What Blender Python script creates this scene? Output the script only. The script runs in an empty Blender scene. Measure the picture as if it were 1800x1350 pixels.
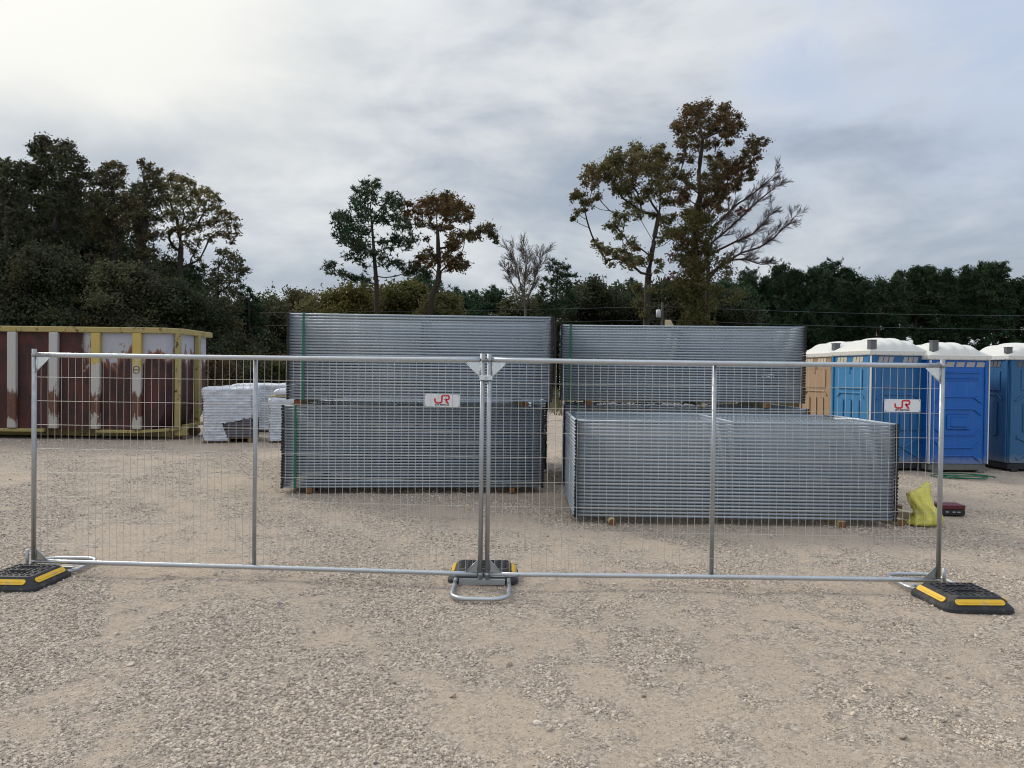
import bpy, math, random
import numpy as np
from mathutils import Vector, Matrix, noise as mnoise

PI = math.pi
rad = math.radians
scene = bpy.context.scene
COL = scene.collection
random.seed(7)

# ------------------------------------------------------------------ camera
CAM_H = 1.65
FOC = 1300.0 / 1800.0            # focal length over image width
HOR0, SLOPE = 656.0, 0.0125
cd = bpy.data.cameras.new("camera")
cam = bpy.data.objects.new("camera", cd)
COL.objects.link(cam)
cd.sensor_fit = 'HORIZONTAL'
cd.sensor_width = 36.0
cd.lens = 36.0 * FOC
cd.clip_start = 0.05
cd.clip_end = 3000.0
roll = math.atan(SLOPE)
pitch = -math.atan((675 - HOR0) / 1300.0)
R0 = Matrix.Rotation(PI / 2 + pitch, 4, 'X')
cam.matrix_world = Matrix.Translation((0, 0, CAM_H)) @ R0 @ Matrix.Rotation(roll, 4, 'Z')
scene.camera = cam
scene.render.resolution_x, scene.render.resolution_y = 1024, 768

def wx(px, d):                     # reading of the photograph: metres sideways at a distance
    return (px - 900.0) / 1300.0 * d
def wz(px, py, d):                 # metres above the ground at a distance
    return CAM_H + (HOR0 + SLOPE * (px - 900.0) - py) / 1300.0 * d

# ------------------------------------------------------------------ colour management
scene.view_settings.view_transform = 'Standard'
scene.view_settings.look = 'None'
scene.view_settings.gamma = 1.0
scene.view_settings.exposure = 0.25
scene.view_settings.use_curve_mapping = False
scene.cycles.use_denoising = True
scene.cycles.filter_width = 1.05
scene.cycles.max_bounces = 6
scene.cycles.diffuse_bounces = 3
scene.cycles.transparent_max_bounces = 8

# ------------------------------------------------------------------ node helper
class NT:
    def __init__(s, tree):
        s.t = tree
        s.n = tree.nodes
        s.l = tree.links
    def add(s, typ, **kw):
        nd = s.n.new(typ)
        for k, v in kw.items():
            setattr(nd, k, v)
        return nd
    def put(s, sock, v):
        if v is None:
            return
        if hasattr(v, 'node') and hasattr(v, 'is_output'):
            s.l.new(v, sock)
        else:
            if isinstance(v, (tuple, list)) and len(v) == 3 and sock.type == 'RGBA':
                v = (*v, 1.0)
            sock.default_value = v
    def math(s, op, a, b=None, c=None, clamp=False):
        nd = s.add('ShaderNodeMath', operation=op, use_clamp=clamp)
        for i, v in enumerate((a, b, c)):
            s.put(nd.inputs[i], v)
        return nd.outputs[0]
    def vmath(s, op, a, b=None):
        nd = s.add('ShaderNodeVectorMath', operation=op)
        s.put(nd.inputs[0], a)
        s.put(nd.inputs[1], b)
        return nd.outputs['Value'] if op in ('DOT_PRODUCT', 'LENGTH') else nd.outputs['Vector']
    def mix(s, f, a, b, mode='MIX'):
        nd = s.add('ShaderNodeMix', data_type='RGBA', blend_type=mode)
        s.put(nd.inputs['Factor'], f)
        s.put(nd.inputs[6], a)
        s.put(nd.inputs[7], b)
        return nd.outputs[2]
    def noise(s, vec, scale, detail=4, rough=0.55, dist=0.0, dims='3D'):
        nd = s.add('ShaderNodeTexNoise', noise_dimensions=dims)
        s.put(nd.inputs['Vector'], vec)
        nd.inputs['Scale'].default_value = scale
        nd.inputs['Detail'].default_value = detail
        nd.inputs['Roughness'].default_value = rough
        nd.inputs['Distortion'].default_value = dist
        return nd.outputs['Fac']
    def ramp(s, f, lo, hi, a=0.0, b=1.0):
        nd = s.add('ShaderNodeMapRange', interpolation_type='SMOOTHSTEP')
        s.put(nd.inputs['Value'], f)
        nd.inputs['From Min'].default_value = lo
        nd.inputs['From Max'].default_value = hi
        nd.inputs['To Min'].default_value = a
        nd.inputs['To Max'].default_value = b
        return nd.outputs['Result']
    def scale(s, vec, v):
        nd = s.add('ShaderNodeMapping')
        s.put(nd.inputs['Vector'], vec)
        nd.inputs['Scale'].default_value = v
        return nd.outputs[0]

# ------------------------------------------------------------------ world
SUN_AZ = rad(-48)       # from +Y towards -X
SUN_EL = rad(36)
sun_dir = Vector((math.sin(SUN_AZ) * math.cos(SUN_EL), math.cos(SUN_AZ) * math.cos(SUN_EL), math.sin(SUN_EL)))
world = bpy.data.worlds.new("World")
scene.world = world
world.use_nodes = True
w = NT(world.node_tree)
w.n.clear()
sky = w.add('ShaderNodeTexSky', sky_type='NISHITA')
sky.sun_disc = False
sky.sun_elevation = SUN_EL
sky.sun_rotation = SUN_AZ
tc = w.add('ShaderNodeTexCoord')
D = w.vmath('NORMALIZE', tc.outputs['Generated'])
sep = w.add('ShaderNodeSeparateXYZ')
w.put(sep.inputs[0], D)
zz = sep.outputs['Z']
xx = sep.outputs['X']
st = w.scale(D, (1.0, 1.0, 3.4))
warp = w.noise(st, 1.6, 3, 0.5)
big = w.noise(w.scale(D, (1.2, 1.2, 3.5)), 1.5, 6, 0.52, 0.35)
fine = w.noise(w.scale(D, (1.5, 1.5, 3.2)), 4.2, 7, 0.55, 0.3)
zw = w.math('ADD', zz, w.math('MULTIPLY', w.math('SUBTRACT', warp, 0.5), 0.16))
grey = (3.3, 3.8, 4.5)
lite = (6.8, 6.95, 7.0)
blue = (4.3, 5.1, 6.6)
cream = (8.5, 8.4, 7.8)
# a flat grey deck low in the sky with paler cloud above it
deck = w.math('MULTIPLY', w.ramp(zw, 0.03, 0.12), w.ramp(zw, 0.42, 0.24))
tone = w.math('ADD', w.math('MULTIPLY', big, 1.25), w.math('MULTIPLY', fine, 0.72))
tone = w.math('SUBTRACT', tone, w.math('MULTIPLY', deck, 0.34))
c1 = w.mix(w.ramp(tone, 0.56, 1.06), grey, lite)
bluef = w.math('MULTIPLY', w.ramp(w.math('ADD', xx, w.math('MULTIPLY', w.math('SUBTRACT', fine, 0.5), 0.9)), 0.12, 0.62), w.ramp(zz, 0.1, 0.36))
c2 = w.mix(w.math('MULTIPLY', bluef, 0.9), c1, blue)
gl = w.vmath('DOT_PRODUCT', D, tuple(Vector((-0.62, 0.74, 0.40)).normalized()))
gl = w.math('MULTIPLY', w.ramp(gl, 0.84, 1.0), w.ramp(w.math('ADD', w.math('MULTIPLY', zw, 1.0), w.math('MULTIPLY', big, 0.2)), 0.28, 0.46))
c3 = w.mix(w.math('MULTIPLY', gl, 0.92), c2, cream)
# pale strip along the horizon
c4 = w.mix(w.math('MULTIPLY', w.ramp(zw, 0.085, 0.0), 0.55), c3, (7.6, 7.9, 7.9))
c5n = w.add('ShaderNodeVectorMath', operation='SCALE')
w.put(c5n.inputs[0], c4)
w.put(c5n.inputs['Scale'], w.ramp(zz, 0.32, 0.95, 1.0, 1.55))      # an overcast sky is brightest overhead
cloudmix = w.mix(0.93, sky.outputs[0], c5n.outputs[0])
bg = w.add('ShaderNodeBackground')
w.put(bg.inputs['Color'], cloudmix)
bg.inputs['Strength'].default_value = 0.098
wo = w.add('ShaderNodeOutputWorld')
w.l.new(bg.outputs[0], wo.inputs[0])

sd = bpy.data.lights.new("sun", 'SUN')
sd.energy = 1.5
sd.angle = rad(14)
sd.color = (1.0, 0.93, 0.83)
sun = bpy.data.objects.new("sun", sd)
COL.objects.link(sun)
sun.rotation_euler = (-sun_dir).to_track_quat('-Z', 'Y').to_euler()

# ------------------------------------------------------------------ materials
def mat(name, base=(0.5, 0.5, 0.5), rough=0.6, metal=0.0, var=0.0, vscale=6.0, bump=0.0, bscale=40.0, spec=0.5, second=None, sfac=0.5, sscale=3.0, sub=0.0):
    m = bpy.data.materials.new(name)
    m.use_nodes = True
    t = NT(m.node_tree)
    b = t.n['Principled BSDF']
    tcn = t.add('ShaderNodeTexCoord')
    P = tcn.outputs['Object']
    col = (*base, 1.0)
    if second is not None:
        f = t.ramp(t.noise(P, sscale, 5, 0.6, 0.3), sfac - 0.08, sfac + 0.08)
        col = t.mix(f, base, second)
    if var > 0:
        nv = t.noise(P, vscale, 5, 0.6)
        k = t.math('ADD', t.math('MULTIPLY', t.math('SUBTRACT', nv, 0.5), 2 * var), 1.0)
        nd = t.add('ShaderNodeVectorMath', operation='SCALE')
        t.put(nd.inputs[0], col if hasattr(col, 'node') else (base[0], base[1], base[2]))
        t.put(nd.inputs['Scale'], k)
        col = nd.outputs[0]
    t.put(b.inputs['Base Color'], col)
    b.inputs['Roughness'].default_value = rough
    b.inputs['Metallic'].default_value = metal
    b.inputs['Specular IOR Level'].default_value = spec
    if bump > 0:
        bn = t.add('ShaderNodeBump')
        bn.inputs['Strength'].default_value = bump
        bn.inputs['Distance'].default_value = 0.02
        t.put(bn.inputs['Height'], t.noise(P, bscale, 4, 0.6))
        t.l.new(bn.outputs[0], b.inputs['Normal'])
    return m

def steel(name, base, rough):
    m = mat(name, base, rough, 0.82, 0.16, 9.0)
    t = NT(m.node_tree)
    b = t.n['Principled BSDF']
    tcn = t.add('ShaderNodeTexCoord')
    t.put(b.inputs['Roughness'], t.ramp(t.noise(tcn.outputs['Object'], 22, 3), 0.3, 0.7, rough - 0.1, rough + 0.12))
    return m

M = {}
M['steel'] = steel('galvanised_steel', (0.50, 0.53, 0.56), 0.36)
M['steel_dull'] = steel('galvanised_steel_dull', (0.40, 0.42, 0.44), 0.48)
M['steel_bright'] = steel('galvanised_plate', (0.74, 0.80, 0.83), 0.34)
M['stack_steel'] = steel('stacked_panel_steel', (0.40, 0.455, 0.51), 0.62)
M['stack_steel'].node_tree.nodes['Principled BSDF'].inputs['Metallic'].default_value = 0.40
M['stack_shade'] = mat('post_stub_shade', (0.012, 0.012, 0.014), 0.6)  # shade on the protruding post ends, put in as near-black colour
M['wire'] = mat('galvanised_wire', (0.56, 0.55, 0.51), 0.5, 0.4)
M['rubber'] = mat('black_rubber', (0.022, 0.023, 0.027), 0.66, 0, 0.35, 5, 0.25, 120, second=(0.085, 0.078, 0.068), sfac=0.60, sscale=9)
M['yellow_strip'] = mat('yellow_reflector', (0.78, 0.48, 0.02), 0.45, 0, 0.2, 14, second=(0.55, 0.40, 0.14), sfac=0.62, sscale=16)
M['sign_white'] = mat('sign_white', (0.74, 0.77, 0.82), 0.4, 0, 0.04, 8)
M['sign_red'] = mat('sign_red', (0.62, 0.035, 0.045), 0.5)
M['sign_black'] = mat('sign_black', (0.03, 0.03, 0.03), 0.5)
M['timber'] = mat('pale_timber', (0.50, 0.41, 0.25), 0.8, 0, 0.2, 7, 0.3, 60)
M['timber_end'] = mat('brown_end_grain', (0.20, 0.085, 0.035), 0.85, 0, 0.3, 25)
M['timber_dark'] = mat('weathered_timber', (0.17, 0.11, 0.06), 0.85, 0, 0.3, 9)
M['strap'] = mat('green_strap', (0.005, 0.13, 0.075), 0.45)
M['hose'] = mat('green_hose', (0.01, 0.13, 0.065), 0.4)
M['plastic_film'] = mat('clear_film', (0.55, 0.56, 0.58), 0.25, 0, 0.2, 20, 0.5, 30)
M['maroon'] = mat('maroon_plastic', (0.11, 0.012, 0.02), 0.45)
M['black'] = mat('black_plastic', (0.015, 0.015, 0.018), 0.5)
M['red_print'] = mat('pale_print', (0.5, 0.5, 0.5), 0.5)
M['toilet_roof'] = mat('toilet_roof_white', (0.68, 0.68, 0.645), 0.45, 0, 0.05, 3)
M['vent_grey'] = mat('vent_grey', (0.12, 0.13, 0.14), 0.6)
M['toilet_vent'] = mat('vent_screen_pale', (0.36, 0.35, 0.36), 0.6, 0, 0.1, 30)
M['toilet_vent_cream'] = mat('vent_screen_cream', (0.62, 0.56, 0.42), 0.6, 0, 0.1, 30)
M['toilet_vent_dark'] = mat('vent_screen_dark', (0.10, 0.11, 0.12), 0.6)
M['skid'] = mat('skid_grey', (0.16, 0.16, 0.15), 0.8, 0, 0.2, 8)
M['skid_dark'] = mat('skid_black', (0.02, 0.022, 0.028), 0.7)
M['trim_white'] = mat('white_trim', (0.72, 0.74, 0.78), 0.4)
M['rivet'] = mat('rivet_grey', (0.25, 0.25, 0.25), 0.5, 0.5)
M['pole_wood'] = mat('pole_wood', (0.10, 0.085, 0.07), 0.9)
M['cable'] = mat('cable_grey', (0.12, 0.14, 0.15), 0.6)
M['sheet_grey'] = mat('sheet_grey', (0.17, 0.16, 0.18), 0.8, 0, 0.3, 12)
M['bark'] = mat('bark', (0.045, 0.037, 0.031), 0.95, 0, 0.35, 5, 0.5, 14)
M['bark_pale'] = mat('bark_pale', (0.17, 0.15, 0.13), 0.95, 0, 0.3, 5)
M['bark_pine'] = mat('bark_pine', (0.055, 0.042, 0.036), 0.95, 0, 0.35, 5)

def film_mat():
    m = mat('white_wrap', (0.60, 0.64, 0.71), 0.30, 0, 0.06, 2.5)
    t = NT(m.node_tree)
    b = t.n['Principled BSDF']
    tcn = t.add('ShaderNodeTexCoord')
    bn = t.add('ShaderNodeBump')
    bn.inputs['Strength'].default_value = 1.0
    bn.inputs['Distance'].default_value = 0.04
    h1 = t.noise(t.scale(tcn.outputs['Object'], (1.0, 1.0, 2.2)), 7, 4, 0.5, 1.6)
    h2 = t.math('ABSOLUTE', t.math('SUBTRACT', h1, 0.5))
    t.put(bn.inputs['Height'], h2)
    t.l.new(bn.outputs[0], b.inputs['Normal'])
    return m
M['wrap'] = film_mat()
M['yellow_bag'] = mat('yellow_bag_plastic', (0.74, 0.69, 0.13), 0.32, 0, 0.15, 9, 0.9, 14)

def dumpster_mats():
    # rusty side: maroon paint with pale primer showing near the top of some bays
    m = mat('rusty_maroon_side', (0.09, 0.028, 0.024), 0.75)
    t = NT(m.node_tree)
    b = t.n['Principled BSDF']
    tcn = t.add('ShaderNodeTexCoord')
    P = tcn.outputs['Object']
    s = t.add('ShaderNodeSeparateXYZ')
    t.put(s.inputs[0], P)
    n1 = t.noise(t.scale(P, (1.3, 1.3, 0.7)), 2.2, 6, 0.62, 0.6)
    n2 = t.noise(t.scale(P, (1.5, 1.5, 0.8)), 1.9, 6, 0.6, 0.5)
    n3 = t.noise(P, 14, 5, 0.6)
    base = t.mix(t.ramp(n1, 0.35, 0.68), (0.030, 0.012, 0.013), (0.082, 0.022, 0.017))
    base = t.mix(t.math('MULTIPLY', t.ramp(n3, 0.5, 0.75), 0.35), base, (0.12, 0.055, 0.035))
    # worn white paint: more of it high up and towards the right hand end
    hi = t.ramp(t.math('ADD', s.outputs['Z'], t.math('MULTIPLY', t.math('SUBTRACT', n2, 0.5), 1.6)), 1.70, 2.0)
    rt = t.ramp(t.math('ADD', s.outputs['X'], t.math('MULTIPLY', t.math('SUBTRACT', n1, 0.5), 0.5)), -1.95, -1.75)
    wf = t.math('MULTIPLY', hi, rt)
    rim = t.math('MULTIPLY', t.ramp(t.math('ADD', s.outputs['Z'], t.math('MULTIPLY', t.math('SUBTRACT', n2, 0.5), 2.6)), 1.95, 2.05), wf)
    base = t.mix(wf, base, t.mix(n3, (0.30, 0.14, 0.085), (0.20, 0.10, 0.075)))
    base = t.mix(rim, base, (0.40, 0.41, 0.46))
    t.put(b.inputs['Base Color'], base)
    M['dump_side'] = m
    # yellow frame paint, chipped
    m = mat('chipped_yellow_paint', (0.52, 0.36, 0.06), 0.6)
    t = NT(m.node_tree)
    b = t.n['Principled BSDF']
    tcn = t.add('ShaderNodeTexCoord')
    P = tcn.outputs['Object']
    f = t.ramp(t.noise(t.scale(P, (1, 1, 0.7)), 9, 6, 0.7, 0.4), 0.58, 0.64)
    c = t.mix(t.noise(P, 3, 4), (0.30, 0.255, 0.12), (0.42, 0.325, 0.10))
    t.put(b.inputs['Base Color'], t.mix(f, c, (0.08, 0.035, 0.02)))
    M['dump_yellow'] = m
    # stakes: one colour at the top, worn to rust in the middle, pale at the foot
    for nm, topc, seed in (('stake_white', (0.46, 0.45, 0.45), 0.0), ('stake_yellow', (0.50, 0.38, 0.11), 4.0)):
        m = mat(nm, topc, 0.7)
        t = NT(m.node_tree)
        b = t.n['Principled BSDF']
        tcn = t.add('ShaderNodeTexCoord')
        P = tcn.outputs['Object']
        s = t.add('ShaderNodeSeparateXYZ')
        t.put(s.inputs[0], P)
        n2 = t.noise(t.scale(P, (3, 3, 1.1)), 2.6, 6, 0.65, 0.4)
        zn = t.math('ADD', s.outputs['Z'], t.math('MULTIPLY', t.math('SUBTRACT', n2, 0.5), 1.5))
        rust = t.mix(t.noise(P, 10, 4), (0.06, 0.022, 0.02), (0.20, 0.09, 0.06))
        mid = t.mix(t.ramp(zn, 1.0, 1.25), rust, (0.47, 0.45, 0.43))
        upper = t.mix(t.ramp(zn, 1.62, 1.75), mid, topc)
        c = t.mix(t.ramp(zn, 0.55, 0.40), upper, (0.45, 0.42, 0.38))
        t.put(b.inputs['Base Color'], c)
        M[nm] = m
dumpster_mats()

def toilet_mat(name, base):
    m = mat(name, base, 0.42, 0, 0.10, 2.0)
    t = NT(m.node_tree)
    b = t.n['Principled BSDF']
    tcn = t.add('ShaderNodeTexCoord')
    sp = t.add('ShaderNodeSeparateXYZ')
    t.put(sp.inputs[0], tcn.outputs['Object'])
    n1 = t.noise(tcn.outputs['Object'], 9, 6, 0.65, 0.3)
    n2 = t.noise(t.scale(tcn.outputs['Object'], (6, 6, 0.8)), 3, 5, 0.6)
    dz = t.ramp(t.math('ADD', sp.outputs['Z'], t.math('MULTIPLY', n1, -0.35)), 0.14, 0.0, 0.0, 0.4)
    k = t.math('ADD', dz, t.math('MULTIPLY', t.ramp(n2, 0.52, 0.75), 0.12))
    old = b.inputs['Base Color'].links[0].from_socket
    t.put(b.inputs['Base Color'], t.mix(k, old, (0.33, 0.30, 0.26)))
    t.put(b.inputs['Roughness'], t.math('ADD', t.math('MULTIPLY', n1, 0.3), 0.32))
    return m
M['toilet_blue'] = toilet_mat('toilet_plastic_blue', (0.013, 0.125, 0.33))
M['toilet_blue_lit'] = toilet_mat('toilet_plastic_blue_lit', (0.040, 0.225, 0.47))  # same blue plastic, brighter light on the side painted in as paler blue
M['toilet_bright'] = toilet_mat('toilet_plastic_bright_blue', (0.001, 0.115, 0.47))
M['toilet_teal'] = toilet_mat('toilet_plastic_dull_blue', (0.018, 0.115, 0.27))
M['toilet_tan'] = toilet_mat('toilet_plastic_tan', (0.40, 0.27, 0.165))

def leaf_mat(name, a, b_, c=None, trans=0.25):
    """Leaf material: tint differs from leaf to leaf and from bough to bough."""
    m = bpy.data.materials.new(name)
    m.use_nodes = True
    t = NT(m.node_tree)
    b = t.n['Principled BSDF']
    g = t.add('ShaderNodeNewGeometry')
    tcn = t.add('ShaderNodeTexCoord')
    n1 = t.noise(tcn.outputs['Object'], 0.45, 3, 0.6)
    f = t.math('ADD', t.math('MULTIPLY', g.outputs['Random Per Island'], 0.5), t.math('MULTIPLY', t.ramp(n1, 0.3, 0.7), 0.55), clamp=True)
    col = t.mix(f, a, b_)
    if c is not None:
        col = t.mix(t.math('MULTIPLY', t.ramp(t.noise(tcn.outputs['Object'], 0.25, 2), 0.48, 0.62), 0.8), col, c)
    t.put(b.inputs['Base Color'], col)
    b.inputs['Roughness'].default_value = 0.7
    b.inputs['Specular IOR Level'].default_value = 0.25
    if trans > 0:
        out = t.n['Material Output']
        tr = t.add('ShaderNodeBsdfTranslucent')
        t.put(tr.inputs['Color'], col)
        mx = t.add('ShaderNodeMixShader')
        mx.inputs[0].default_value = trans
        t.l.new(b.outputs[0], mx.inputs[1])
        t.l.new(tr.outputs[0], mx.inputs[2])
        t.l.new(mx.outputs[0], out.inputs['Surface'])
    return m
M['leaf_dark'] = leaf_mat('leaf_dark', (0.030, 0.044, 0.025), (0.084, 0.094, 0.046), (0.070, 0.064, 0.036), 0.32)
M['leaf_dull'] = leaf_mat('leaf_dull_olive', (0.058, 0.070, 0.038), (0.145, 0.142, 0.074), (0.145, 0.110, 0.058))
M['leaf_olive'] = leaf_mat('leaf_olive', (0.085, 0.092, 0.038), (0.190, 0.175, 0.078), (0.175, 0.128, 0.060), 0.50)
M['leaf_orange'] = leaf_mat('leaf_orange', (0.100, 0.064, 0.026), (0.190, 0.108, 0.042), (0.085, 0.082, 0.034), 0.35)
M['leaf_brown'] = leaf_mat('leaf_brown', (0.080, 0.068, 0.034), (0.180, 0.110, 0.055), (0.105, 0.100, 0.045), 0.45)
M['leaf_ivy'] = leaf_mat('leaf_ivy', (0.070, 0.080, 0.026), (0.150, 0.140, 0.050), (0.12, 0.085, 0.04), 0.35)
M['leaf_red'] = leaf_mat('leaf_red', (0.11, 0.028, 0.028), (0.19, 0.055, 0.045), None, 0.3)
M['leaf_yellow'] = leaf_mat('leaf_yellow', (0.085, 0.080, 0.022), (0.17, 0.15, 0.04), None, 0.3)
M['needle'] = leaf_mat('needle_green', (0.024, 0.056, 0.032), (0.062, 0.112, 0.052), (0.075, 0.09, 0.044), 0.12)
M['needle_dark'] = leaf_mat('needle_dark', (0.018, 0.042, 0.022), (0.052, 0.095, 0.044), (0.058, 0.080, 0.038), 0.2)
M['weed'] = leaf_mat('weed_dry', (0.095, 0.080, 0.045), (0.20, 0.155, 0.09), (0.060, 0.062, 0.028), 0.2)

# ground ----------------------------------------------------------------
def ground_mat():
    m = bpy.data.materials.new('gravel_ground')
    m.use_nodes = True
    t = NT(m.node_tree)
    b = t.n['Principled BSDF']
    g = t.add('ShaderNodeNewGeometry')
    P = g.outputs['Position']
    sp = t.add('ShaderNodeSeparateXYZ')
    t.put(sp.inputs[0], P)
    patch = t.noise(t.scale(P, (0.7, 1.1, 1)), 1.3, 8, 0.68, 0.6)
    patch2 = t.noise(P, 5.0, 5, 0.65)
    fa = t.add('ShaderNodeAttribute', attribute_name='fines')
    sand = t.ramp(t.math('ADD', fa.outputs['Fac'], t.math('MULTIPLY', t.math('SUBTRACT', patch2, 0.5), 1.9)), 0.35, 1.2)
    def vor(scale, rnd=1.0):
        v = t.add('ShaderNodeTexVoronoi')
        v.inputs['Scale'].default_value = scale
        v.inputs['Randomness'].default_value = rnd
        t.put(v.inputs['Vector'], P)
        return v
    v1, v2 = vor(46), vor(95)
    s1 = t.add('ShaderNodeSeparateColor'); t.put(s1.inputs[0], v1.outputs['Color'])
    s2 = t.add('ShaderNodeSeparateColor'); t.put(s2.inputs[0], v2.outputs['Color'])
    grain = t.noise(P, 160, 3, 0.7)
    stone = t.mix(s1.outputs[0], (0.18, 0.148, 0.12), (0.72, 0.61, 0.505))
    stone2 = t.mix(s2.outputs[0], (0.28, 0.24, 0.20), (0.58, 0.50, 0.415))
    stone = t.mix(0.5, stone, stone2)
    fines = t.mix(t.noise(P, 24, 4, 0.65), (0.345, 0.28, 0.22), (0.63, 0.52, 0.41))
    tanner = t.ramp(t.noise(P, 0.6, 3, 0.6), 0.5, 0.66)
    fines = t.mix(t.math('MULTIPLY', tanner, 0.55), fines, (0.57, 0.44, 0.335))
    col = t.mix(t.math('MULTIPLY', sand, 0.80), stone, fines)
    br = t.math('ADD', t.math('MULTIPLY', t.noise(P, 420, 2, 0.6), 0.35), t.math('ADD', t.math('MULTIPLY', grain, 0.85), 0.40))
    nd = t.add('ShaderNodeVectorMath', operation='SCALE')
    t.put(nd.inputs[0], col); t.put(nd.inputs['Scale'], br)
    col = nd.outputs[0]
    # rough grass beyond the yard
    edge = t.ramp(t.math('ADD', sp.outputs['Y'], t.math('MULTIPLY', t.noise(P, 0.3, 4), 6)), 33, 37)
    turf = t.mix(t.noise(P, 0.8, 5), (0.075, 0.07, 0.035), (0.15, 0.12, 0.065))
    t.put(b.inputs['Base Color'], t.mix(edge, col, turf))
    b.inputs['Roughness'].default_value = 0.95
    b.inputs['Specular IOR Level'].default_value = 0.15
    h = t.math('ADD', t.math('MULTIPLY', t.math('SUBTRACT', 1.0, v1.outputs['Distance']), 0.9),
               t.math('ADD', t.math('MULTIPLY', s1.outputs[1], 1.0), t.math('MULTIPLY', s2.outputs[1], 0.6)))
    h = t.math('ADD', t.math('MULTIPLY', h, t.math('SUBTRACT', 1.0, t.math('MULTIPLY', sand, 0.7))), t.math('MULTIPLY', grain, 0.5))
    bn = t.add('ShaderNodeBump')
    bn.inputs['Strength'].default_value = 0.85
    bn.inputs['Distance'].default_value = 0.014
    t.put(bn.inputs['Height'], h)
    t.l.new(bn.outputs[0], b.inputs['Normal'])
    return m
M['ground'] = ground_mat()

def stone_mat():
    m = bpy.data.materials.new('gravel_stone')
    m.use_nodes = True
    t = NT(m.node_tree)
    b = t.n['Principled BSDF']
    oi = t.add('ShaderNodeObjectInfo')
    g = t.add('ShaderNodeNewGeometry')
    r = oi.outputs['Random']
    c = t.mix(r, (0.20, 0.165, 0.135), (0.74, 0.635, 0.525))
    r2 = t.math('FRACT', t.math('MULTIPLY', r, 37.7))
    c = t.mix(t.math('MULTIPLY', t.ramp(r2, 0.90, 0.97), 0.75), c, (0.17, 0.16, 0.165))
    c = t.mix(t.math('MULTIPLY', t.ramp(r2, 0.12, 0.04), 0.6), c, (0.76, 0.71, 0.63))
    c = t.mix(t.math('MULTIPLY', t.noise(g.outputs['Position'], 60, 3), 0.45), c, (0.50, 0.42, 0.33))
    t.put(b.inputs['Base Color'], c)
    b.inputs['Roughness'].default_value = 0.9
    b.inputs['Specular IOR Level'].default_value = 0.2
    return m
M['stone'] = stone_mat()

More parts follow.
